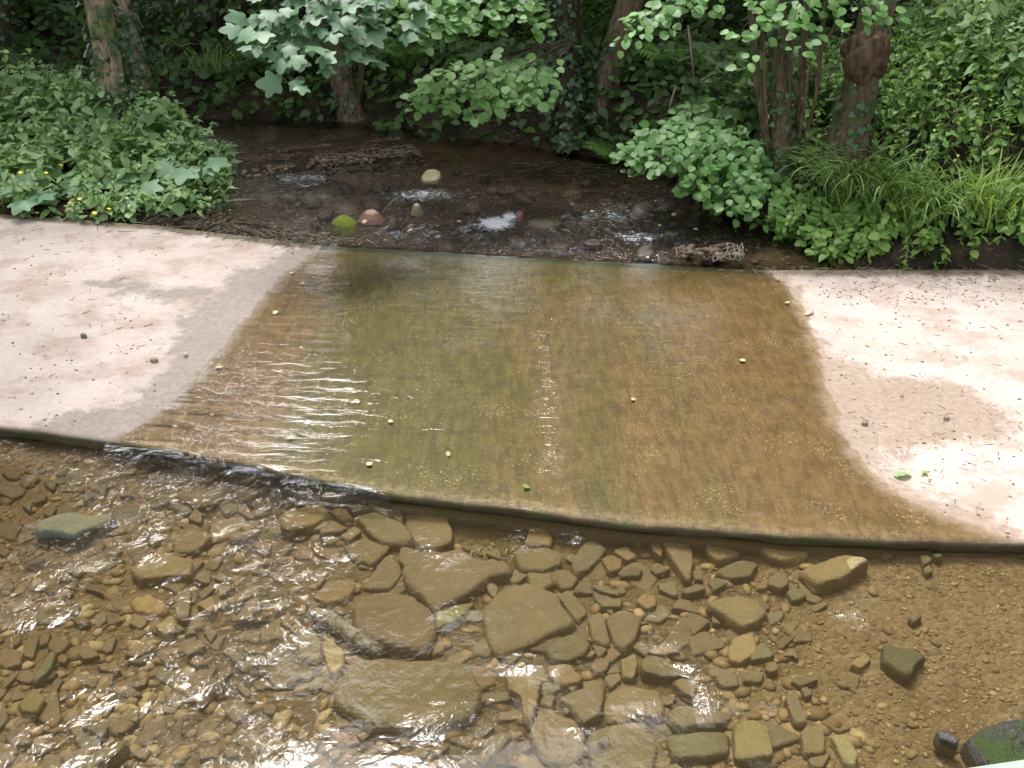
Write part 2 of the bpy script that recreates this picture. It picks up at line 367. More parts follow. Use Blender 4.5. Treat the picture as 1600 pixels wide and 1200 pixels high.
def water_mat(name, tint, kind):
    """clear water: Fresnel mix of a tinted see-through and a mirror reflection, ripples as a bump"""
    t = NT(name); p = t.geo()
    if kind == 'pool':
        ag = t.attr('agit')
        a = t.noise(t.scaled(p, (1, .95, 1), R(-25)), 5.5, 3, .5, .8); b = t.noise(t.scaled(p, (1.1, 1, 1), R(-35)), 17, 3, .55, 1.4)
        c = t.noise(t.scaled(p, (1, 1, 1), R(-20)), 42, 2, .5, .6)
        h = t.math('ADD', t.math('ADD', t.math('MULTIPLY', a, 1.15), t.math('MULTIPLY', b, .42)), t.math('MULTIPLY', c, .05))
        nrm = t.bump(t.math('MULTIPLY', h, ag), 1.0, .05)
    elif kind == 'film':
        ag = t.attr('agit')
        a = t.noise(t.scaled(p, (.8, 3.4, 1), R(12)), 5.2, 3, .55, .5); b = t.noise(t.scaled(p, (1, 3, 1), R(12)), 21, 3, .6, .5)
        f = t.noise(t.scaled(p, (2.6, 1, 1)), 26, 3, .6)
        h = t.math('ADD', t.math('MULTIPLY', t.math('ADD', t.math('MULTIPLY', a, 1.3), t.math('MULTIPLY', b, .34)), ag), t.math('MULTIPLY', f, .022))
        nrm = t.bump(h, 1.0, .045)
    else:
        ag = t.attr('agit')
        a = t.noise(t.scaled(p, (1, 1.7, 1)), 8, 4, .6, .4); b = t.noise(t.scaled(p, (1, 1.6, 1)), 30, 4, .65, .8)
        h = t.math('ADD', t.math('MULTIPLY', a, .7), t.math('MULTIPLY', b, .6))
        nrm = t.bump(t.math('MULTIPLY', h, ag), 1.0, .026)
    fr = t.n('ShaderNodeFresnel'); fr.inputs['IOR'].default_value = 1.33; t.set(fr.inputs['Normal'], nrm)
    gl = t.n('ShaderNodeBsdfGlossy'); gl.inputs['Roughness'].default_value = .02; t.set(gl.inputs['Normal'], nrm); gl.inputs['Color'].default_value = (1, 1, 1, 1)
    tr = t.n('ShaderNodeBsdfTransparent'); tr.inputs[0].default_value = tuple(tint) + (1,)
    mx = t.n('ShaderNodeMixShader'); t.set(mx.inputs[0], fr.outputs[0]); t.t.links.new(tr.outputs[0], mx.inputs[1]); t.t.links.new(gl.outputs[0], mx.inputs[2])
    sh = mx.outputs[0]
    if kind == 'pool':    # a little suspended silt
        sd0 = t.n('ShaderNodeBsdfDiffuse'); sd0.inputs[0].default_value = (.155, .108, .056, 1)
        m0 = t.n('ShaderNodeMixShader'); m0.inputs[0].default_value = .085; t.t.links.new(tr.outputs[0], m0.inputs[1]); t.t.links.new(sd0.outputs[0], m0.inputs[2]); t.t.links.new(m0.outputs[0], mx.inputs[1])
    if kind == 'stream':   # white splash, plus diffuse specks painted as sky sparkle over the riffles
        fo = t.attr('foam_sparkle'); ff = t.noise(t.scaled(p, (1, 1.7, 1), R(8)), 27, 6, .8, .9)
        m = t.step(t.math('ADD', ff, t.math('MULTIPLY', fo, .34)), .76, .85)
        m = t.math('MULTIPLY', m, t.step(fo, .02, .2))
        df = t.n('ShaderNodeBsdfDiffuse'); df.inputs[0].default_value = (.62, .63, .66, 1)
        m2 = t.n('ShaderNodeMixShader'); t.set(m2.inputs[0], t.math('MULTIPLY', m, .85)); t.t.links.new(sh, m2.inputs[1]); t.t.links.new(df.outputs[0], m2.inputs[2]); sh = m2.outputs[0]
    return t.done(sh)
M['pool'] = water_mat('pool_water', (.86, .84, .74), 'pool')
M['film'] = water_mat('film_water', (.93, .90, .82), 'film')
M['stream'] = water_mat('stream_water', (.90, .85, .77), 'stream')
def metal_mat(name, c, rough=.5):
    t = NT(name); n = t.noise(t.geo(), 30, 4); return t.done(t.pbr(t.mix(t.step(n, .4, .7), c, (c[0] * .6, c[1] * .5, c[2] * .42)), rough, t.bump(n, .2, .004), .5))
M['wire'] = metal_mat('rusty_wire', (.17, .14, .11), .6)
M['rail'] = metal_mat('rail_paint', (.22, .26, .225), .45)
M['deck'] = bark_mat('deck_board', (.12, .10, .08), (.26, .22, .18), (.06, .08, .03), .3)
def litter_mat():
    t = NT('leaf_litter'); v = t.attr('var'); c = t.mix(t.step(v, .2, .8), (.055, .034, .02), (.21, .15, .09)); return t.done(t.pbr(c, .85))
M['litter'] = litter_mat()
# ------------------------------------------------------------------ plan of the place
W_POOL, W_UP, W_TOP = -0.05, 0.035, 0.095
D_px = [(-900, 560), (-200, 645), (0, 669), (130, 686), (270, 706), (400, 730), (560, 762), (700, 781), (900, 806), (1000, 818), (1200, 833), (1400, 844), (1600, 851), (1900, 858), (2600, 868)]
U_px = [(-900, 325), (-200, 334), (0, 342), (240, 357), (400, 373), (500, 385), (700, 394), (1000, 412), (1190, 423), (1400, 424), (1600, 428), (1900, 436), (2600, 450)]
Dw = poly_z(D_px); Uw = poly_z(U_px)
def Dy(x): return np.interp(x, Dw[:, 0], Dw[:, 1])
def Uy(x): return np.interp(x, Uw[:, 0], Uw[:, 1])
def slab_z(x, y):
    x = np.asarray(x, float)
    return .022 * np.clip(np.abs(x - .3) / 3.2, 0, 1.6) ** 2 + .012 * fbm(x * .9, np.asarray(y) * .9, 3, 3)
WET = poly_z([(500, 386), (440, 440), (395, 500), (335, 570), (290, 625), (245, 655), (185, 688), (140, 720), (270, 740), (400, 760), (560, 800), (900, 850), (1400, 890), (1580, 880), (1560, 845), (1480, 818), (1400, 780), (1345, 735), (1310, 680), (1285, 620), (1275, 560), (1255, 500), (1230, 455), (1190, 420), (1000, 395), (700, 375)])
DAMP = poly_z([(500, 380), (428, 402), (372, 428), (340, 462), (300, 474), (268, 545), (236, 600), (190, 640), (60, 668), (60, 720), (400, 790), (900, 860), (1500, 900), (1640, 860), (1600, 832), (1540, 800), (1420, 765), (1375, 728), (1400, 702), (1500, 690), (1590, 682), (1560, 640), (1500, 604), (1420, 590), (1330, 578), (1290, 540), (1262, 500), (1250, 455), (1200, 415), (700, 370)])
TONGUE = poly_z([(140, 446), (200, 440), (262, 456), (345, 452), (300, 476), (230, 468), (160, 458)])
P_UP = poly_z([(500, 370), (440, 352), (352, 336), (340, 318), (348, 300), (366, 272), (380, 256), (330, 238), (230, 226), (230, 208), (380, 203), (480, 201), (560, 208), (610, 217), (700, 226), (800, 236), (870, 248), (960, 262), (1030, 284), (1085, 318), (1130, 350), (1200, 378), (1262, 396), (1310, 416), (1310, 470), (1190, 470), (1000, 460), (700, 440), (480, 430)])
P_TOP = poly_z([(372, 262), (640, 236), (660, 215), (560, 203), (380, 196), (230, 202), (230, 232)])
def channel_sd(x, y): return sdpoly(x, y, P_UP)
def ground_z(x, y):
    x = np.asarray(x, float); y = np.asarray(y, float)
    d = channel_sd(x, y); uy = Uy(x)
    away = y - uy
    left = x < -1.2
    hb = np.where(left, .05 + .34 * sst(.15, 2.2, away), .12 + .50 * sst(.2, 1.6, away))
    hb = hb + np.where(left, 0, .20 * np.clip(x - 3.0, 0, 6)) + .03 * np.clip(-x - 5, 0, 20)
    z = slab_z(x, uy) - .015 + hb * sst(.0, .55, d) + .05 * np.clip(d, 0, 3) * sst(0, 1, away)
    z = z + .10 * np.clip(y - 12.5, 0, 14) + .03 * np.clip(y - 26, 0, 60)
    z = z + .07 * fbm(x * 1.3, y * 1.3, 11, 4) * sst(0, .6, d)
    bed = -.035 + .04 * fbm(x * 3, y * 3, 12, 4)
    bed = bed + .05 * sst(.06, -.2, sdpoly(x, y, P_TOP))
    w = sst(-.10, .12, d)
    z = bed * (1 - w) + z * w
    under = sst(.05, -.1, away)                     # under the ford slab and downstream of it
    near = -.7 + 1.0 * sst(4.4, 6.5, np.abs(x + .2)) * (away < -2.6)
    z = z * (1 - under) + near * under
    return z

# ground: one sheet to the horizon, finer where it is seen
gx = np.unique(np.concatenate([np.linspace(-140, -12, 22), np.arange(-12, -6, .3), np.arange(-6, 7, .09), np.arange(7, 13, .3), np.linspace(13, 140, 22)]))
gy = np.unique(np.concatenate([np.linspace(-90, 4, 26), np.arange(4, 13.5, .09), np.arange(13.5, 26, .4), np.linspace(26, 220, 26)]))
X, Y = np.meshgrid(gx, gy, indexing='ij')
Z = ground_z(X.ravel(), Y.ravel())
Z = np.where(Y.ravel() < 4.2, np.minimum(Z, -.7 + 1.3 * sst(5.0, 8.0, np.abs(X.ravel()))), Z)
tag(mesh_np('ground', np.stack([X.ravel(), Y.ravel(), Z], 1), grid_faces(len(gx), len(gy)), M['soil'], attrs={'bedm': sst(.06, -.06, channel_sd(X.ravel(), Y.ravel()) + .1 * fbm(X.ravel() * 4, Y.ravel() * 4, 14, 3))}), kind='structure')

# pool bed downstream of the ford
bx_ = np.arange(-6.2, 6.6, .045); by_ = np.arange(-4.5, 6.4, .045)
X, Y = np.meshgrid(bx_, by_, indexing='ij'); x, y = X.ravel(), Y.ravel()
def bed_z(x, y):
    z = -.155 + .02 * fbm(x * 1.1, y * 1.1, 21, 3) + .020 * fbm(x * 6, y * 6, 22, 4)
    z = z + .055 * sst(1.0, 2.0, x) + .055 * sst(-1.2, -2.2, x)          # shelves up on both sides
    z = z + 1.0 * sst(4.2, 6.2, np.abs(x + .2))
    return z
keep = (y < Dy(x) + .15)
V, F, A = compact(np.stack([x, y, bed_z(x, y)], 1), grid_faces(len(bx_), len(by_), keep), {})
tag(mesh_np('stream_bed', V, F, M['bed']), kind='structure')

# pool water
wx = np.arange(-6.0, 6.4, .06); wy = np.arange(-4.4, 6.2, .06)
X, Y = np.meshgrid(wx, wy, indexing='ij'); x, y = X.ravel(), Y.ravel()
px_left = sst(1.0, -1.6, x) ; fall = np.exp(-((x + 1.3) / .9) ** 2) * np.exp(-np.clip(Dy(x) - y, 0, 9) / .8)
patch = sst(.06, .34, fbm(x * 2.3 + y * .8, y * 2.0, 31, 3) + .10 * px_left) ; patch2 = sst(.02, .3, fbm(x * 7, y * 6, 34, 3))
cs_, sn_ = math.cos(PITCH), math.sin(PITCH); dp_ = y * cs_ - (W_POOL - H) * sn_; PXp = 800 + FPX * x / np.maximum(dp_, .1); PYp = 600 - FPX * (y * sn_ + (W_POOL - H) * cs_) / np.maximum(dp_, .1)
turb = 0
for (cx, cy, rx, ry, am) in [(215, 705, 70, 26, 1.1), (250, 735, 40, 30, 1.0), (120, 700, 50, 20, .6), (20, 700, 26, 26, .8), (110, 745, 30, 22, .7), (180, 780, 60, 40, .75), (225, 810, 28, 40, 1.1), (60, 850, 20, 26, 1.0), (110, 860, 40, 26, 1.1), (10, 935, 22, 34, 1.2), (85, 890, 22, 36, .9), (430, 760, 90, 18, .8), (420, 815, 26, 40, 1.2), (370, 820, 26, 30, .7), (350, 745, 60, 16, .7), (455, 880, 40, 26, 1.1), (425, 945, 50, 36, 1.2), (380, 915, 36, 22, .7), (400, 1000, 34, 40, .9), (272, 1040, 20, 50, 1.2), (355, 1060, 36, 46, 1.2), (385, 1110, 30, 36, 1.2), (440, 1140, 60, 26, 1.2), (300, 1170, 70, 34, 1.2), (140, 1075, 40, 26, .8), (75, 1160, 60, 34, 1.0), (230, 1000, 40, 24, .6), (520, 850, 26, 22, .9), (700, 1110, 46, 22, 1.1), (720, 1140, 50, 24, 1.1), (780, 1110, 20, 26, .8), (815, 1030, 26, 12, 1.0), (860, 1020, 16, 16, .7), (1010, 1100, 34, 20, .7), (1045, 990, 26, 26, .7), (1350, 950, 40, 22, .8), (1110, 1060, 40, 40, .5), (930, 850, 40, 30, .4), (820, 830, 26, 18, .5), (640, 1185, 60, 20, .5), (930, 1140, 26, 12, .7), (1590, 1115, 14, 14, .9), (1480, 1195, 60, 12, .6)]:
    turb = turb + am * np.exp(-((PXp - cx) / (rx * 1.15)) ** 2 - ((PYp - cy) / (ry * 1.15)) ** 2)
agit = .045 + np.clip(turb, 0, 1.25) * (.40 + .75 * patch2) + .14 * patch * patch2 + .2 * fall
z = W_POOL + .006 * fbm(x * 2.3, y * 2.3, 33, 3)
V, F, A = compact(np.stack([x, y, z], 1), grid_faces(len(wx), len(wy), y < Dy(x) - .02), {'agit': agit})
tag(mesh_np('pool_water', V, F, M['pool'], attrs=A), kind='structure')

# ford slab
sx = np.concatenate([np.arange(-12, -5, .15), np.arange(-5, 5.6, .03), np.arange(5.6, 13, .15)])
sv = np.concatenate([[0, .003, .008, .014], np.linspace(.022, 1, 104)])
X, Vv = np.meshgrid(sx, sv, indexing='ij'); x, v = X.ravel(), Vv.ravel()
edge_wob = .014 * fbm(x * 4, v * 0, 41, 5)
y = Dy(x) + edge_wob * (1 - v) + (Uy(x) - Dy(x)) * v
z = slab_z(x, y) - .016 * np.clip(1 - v / .014, 0, 1) ** 2
wetd = sdpoly(x, y, WET); dampd = np.minimum(sdpoly(x, y, DAMP), sdpoly(x, y, TONGUE))
lip = sst(.93, 1.0, v)
edge = sst(.04, .008, v)  # mask of the painted highlight on the downstream rim
oliv = sst(-1.75, -.85, x) * sst(1.7, .5, x) * (.56 + .40 * sst(.3, -.6, x)) + .25 * sst(.8, 1, v)
top = np.stack([x, y, z], 1); nv = len(sv); nu = len(sx)
Ft = grid_faces(nu, nv)
# downstream face, upstream face
sk_y = np.array([.0, .01, .02, -.02, -.02]); sk_z = np.array([-.018, -.035, -.07, -.15, -.5])
e0 = top[np.arange(nu) * nv]; rowsF = []
for k in range(5):
    rowsF.append(np.stack([e0[:, 0], e0[:, 1] - sk_y[k] * 0 + .012 * fbm(e0[:, 0] * 5, np.full(nu, k * 1.7), 43, 3) + .02 * k / 5, e0[:, 2] + sk_z[k]], 1))
e1 = top[np.arange(nu) * nv + nv - 1]; e1b = e1 + np.array([0, .01, -.5])
Vall = np.concatenate([top] + rowsF + [e1b]); base = len(top); Q = []
idx0 = np.arange(nu) * nv
prev = idx0
for k in range(5):
    cur = base + k * nu + np.arange(nu)
    Q.append(np.stack([prev[:-1], cur[:-1], cur[1:], prev[1:]], 1)); prev = cur
cur = base + 5 * nu + np.arange(nu); up = idx0 + nv - 1
Q.append(np.stack([up[:-1], up[1:], cur[1:], cur[:-1]], 1))
ext = lambda a, k: np.concatenate([a] + [a[idx0]] * 5 + [a[up]])
face = np.concatenate([sst(.006, .0, v) * .8, np.ones(5 * nu), np.zeros(nu)])
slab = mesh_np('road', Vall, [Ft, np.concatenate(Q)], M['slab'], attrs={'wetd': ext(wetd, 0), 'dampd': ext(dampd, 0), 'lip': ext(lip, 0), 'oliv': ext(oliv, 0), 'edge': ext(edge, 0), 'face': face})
tag(slab, kind='structure')

# thin sheet of water running over the slab and spilling off its lower edge
fx = np.arange(-3.6, 3.9, .025); fv = np.linspace(0, 1, 200)
X, Vv = np.meshgrid(fx, fv, indexing='ij'); x, v = X.ravel(), Vv.ravel()
y = Dy(x) + .014 * fbm(x * 4, v * 0, 41, 5) - .012 + (Uy(x) + .05 - Dy(x)) * v
wv = np.exp(-((x + 1.62) / .62) ** 2) * np.exp(-((y - 4.45) / .62) ** 2)
z = slab_z(x, y) + .007 + .0115 * wv * np.sin((y * 1.0 + x * .10) * 58 + 5 * vnoise(x * 2.2, y * 2.2, 51)) * (.35 + 1.3 * sst(-.2, .2, vnoise(x * 5, y * 9, 54)))
agit = .05 + .6 * wv + .24 * np.exp(-((x - .22) / .07) ** 2) * sst(.68, .5, v) * sst(-.02, .2, v) + .08 * sst(.0, .4, fbm(x * 2.5, y * 2.5, 52, 3))
keep = sdpoly(x, y, WET) < .05 + .05 * fbm(x * 4, y * 4, 53, 3)
topV = np.stack([x, y, z], 1); nfv = len(fv); nfu = len(fx)
rows = []; ag2 = []
e = topV[np.arange(nfu) * nfv]
spill = sst(-.5, -1.0, e[:, 0]) * sst(-2.6, -2.2, e[:, 0])
for q, (dy_, dz_) in enumerate([(.018, -.004), (.038, -.014), (.055, -.034), (.07, -.085)]):
    rows.append(np.stack([e[:, 0], e[:, 1] - dy_ * (.5 + spill), e[:, 2] + dz_], 1)); ag2.append(.25 + 1.6 * spill)
Vall = np.concatenate([topV] + rows); Q = []; prev = np.arange(nfu) * nfv; kk = np.concatenate([keep] + [keep[np.arange(nfu) * nfv] & (spill > .05)] * 4)
for q in range(4):
    cur = len(topV) + q * nfu + np.arange(nfu); Q.append(np.stack([prev[:-1], cur[:-1], cur[1:], prev[1:]], 1)); prev = cur
Fall = np.concatenate([grid_faces(nfu, nfv)] + Q); Fall = Fall[kk[Fall].all(1)]
V, F, A = compact(Vall, Fall, {'agit': np.concatenate([agit] + ag2)})
tag(mesh_np('ford_water', V, F, M['film'], attrs=A), kind='structure')

# stream above the ford: shallow riffles coming down onto the slab
ux = np.arange(-4.2, 4.4, .04); uy_ = np.arange(5.6, 11.6, .04)
X, Y = np.meshgrid(ux, uy_, indexing='ij'); x, y = X.ravel(), Y.ravel()
away = y - Uy(x)
sd = channel_sd(x, y); sdt = sdpoly(x, y, P_TOP)
def px_of(x, y, z=0):
    c, s = math.cos(PITCH), math.sin(PITCH); zz = z - H
    dep = y * c - zz * s; up = y * s + zz * c
    return 800 + FPX * x / dep, 600 - FPX * up / dep
PX, PY = px_of(x, y)
blob = lambda cx, cy, rx, ry: np.exp(-((PX - cx) / rx) ** 2 - ((PY - cy) / ry) ** 2)
riff = blob(800, 362, 330, 30) + blob(650, 312, 130, 20) + blob(470, 285, 110, 18) + blob(1000, 330, 110, 25) + .6 * blob(420, 335, 90, 14) + .5 * blob(1050, 385, 110, 18)
riff = np.clip(riff, 0, 1.2)
foam_sparkle = .50 * riff + .95 * blob(772, 356, 28, 9) + .8 * blob(797, 343, 12, 6) + .15 * blob(935, 345, 40, 9) + .12 * blob(900, 378, 90, 14) + .3 * blob(665, 312, 60, 10) + .25 * blob(470, 285, 70, 10) + .25 * blob(640, 378, 110, 10) + .35 * blob(850, 320, 60, 8) + .4 * blob(480, 300, 20, 4) + .35 * blob(1000, 380, 40, 8)  # white water mixed with painted riffle sparkle
z = W_UP * sst(-.02, .45, away) + .010
z = z + riff * .030 * fbm(x * 8, y * 8, 61, 4) + .004 * fbm(x * 3, y * 3, 62, 2)
z = z + (W_TOP - W_UP) * sst(.05, -.10, sdt)
agit = .16 + 1.9 * riff + .9 * np.clip(foam_sparkle, 0, 1)
keep = (sd < .14) & (away > -.02)
Fu = grid_faces(len(ux), len(uy_)); Fu = Fu[keep[Fu].all(1)]
V, F, A = compact(np.stack([x, y, z], 1), Fu, {'agit': agit, 'foam_sparkle': np.clip(foam_sparkle, 0, 1.2)})
tag(mesh_np('stream_water', V, F, M['stream'], attrs=A), kind='structure')
# ------------------------------------------------------------------ stones
TAN = (.20, .148, .088); OLV = (.165, .13, .073); BRN = (.155, .108, .058); RED = (.18, .110, .065); ORG = (.25, .15, .07); GRN = (.12, .115, .057); GRY = (.165, .143, .095); DRK = (.07, .078, .04)
def resample(P, n):
    P = np.asarray(P, float)
    for _ in range(1):                                # one corner-cutting pass
        Q = np.roll(P, -1, 0); P = np.stack([P * .91 + Q * .09, P * .09 + Q * .91], 1).reshape(-1, 2)
    d = np.hypot(*(np.roll(P, -1, 0) - P).T); s = np.concatenate([[0], np.cumsum(d)]); t = np.linspace(0, s[-1], n, endpoint=False)
    Pc = np.vstack([P, P[:1]]); return np.stack([np.interp(t, s, Pc[:, 0]), np.interp(t, s, Pc[:, 1])], 1)
def stone_mesh(P, ztop, h, rnd, seed, tilt=.07):
    mound = rnd >= 1.0; rnd = 1.0 if mound else rnd * .6
    """P world outline; returns verts/faces of a slab-like (rnd 0) to boulder-like (rnd 1) stone"""
    n = 30; P = resample(P, n); c = P.mean(0); r = np.random.default_rng(seed)
    L = np.hypot(*(P - c).T).mean()
    flat = [(1.06, -h), (1.05, -.55 * h), (1.02, -.28 * h), (.985, -.10 * h), (.93, -.025 * h), (.80, 0), (.55, .0), (.28, 0.0)]
    dome = [(.98, -h), (1.04, -.62 * h), (1.02, -.38 * h), (.95, -.20 * h), (.85, -.09 * h), (.7, -.035 * h), (.48, .0), (.25, .01 * h)]
    if mound: dome = [(1.5, -h), (1.36, -.74 * h), (1.18, -.5 * h), (1.0, -.3 * h), (.8, -.15 * h), (.6, -.06 * h), (.4, -.02 * h), (.2, 0)]
    tx, ty = r.normal(0, tilt, 2); V = []
    for k, ((a, za), (b, zb)) in enumerate(zip(flat, dome)):
        s = a * (1 - rnd) + b * rnd; zz = za * (1 - rnd) + zb * rnd
        Q = c + (P - c) * s
        ns = fbm(Q[:, 0] * 9 / max(.6, L * 8) + seed, Q[:, 1] * 9 / max(.6, L * 8), seed, 3)
        if k < 5: Q = Q + (P - c) / L * (.10 * L * fbm(Q[:, 0] * 14, Q[:, 1] * 14 + zz * 20, seed + 3, 3))[:, None]
        zt = ztop + zz + (tx * (Q[:, 0] - c[0]) + ty * (Q[:, 1] - c[1])) * (1 if k > 0 else 0) + .16 * h * ns * (k > 1)
        V.append(np.column_stack([Q, zt]))
    V.append([[c[0], c[1], V[-1][:, 2].mean() + .02 * h * rnd]])
    V = np.vstack(V); m = 8; Q = []; T = []
    for k in range(m - 1):
        for j in range(n):
            Q.append((k * n + j, k * n + (j + 1) % n, (k + 1) * n + (j + 1) % n, (k + 1) * n + j))
    for j in range(n): T.append(((m - 1) * n + j, (m - 1) * n + (j + 1) % n, m * n))
    return V, np.array(Q), np.array(T)
def px_stone(name, px, col, label, rnd=.25, ztop=None, h=None, mat='stone', cat='stone', group='stones on the pool bed', zref=None, seed=None):
    P0 = np.array(px, float); s = int(abs(P0.sum())) % 9973 if seed is None else seed
    big = max(np.ptp(P0[:, 0]), np.ptp(P0[:, 1]))
    if ztop is None:
        c0 = at_z(P0[:, 0].mean(), P0[:, 1].mean(), -.12); ztop = float(bed_z(np.array([c0.x]), np.array([c0.y]))[0]) + .026 + .034 * min(1, big / 130) + .007 * math.sin(s)
    if h is None: h = .035 + .05 * min(1, big / 130)
    P = poly_z(px, ztop if zref is None else zref)
    V, Q, T = stone_mesh(P, ztop, h, rnd, s)
    c = np.array([V[:, 0].mean(), V[:, 1].mean(), V[:, 2].min()])
    o = mesh_np(name, V - c, [Q, T], M[mat], loc=c)
    k = .95 + .16 * math.sin(s * 1.7)
    o.color = (col[0] * k, col[1] * k, col[2] * k, 1)
    return tag(o, label, cat, group)
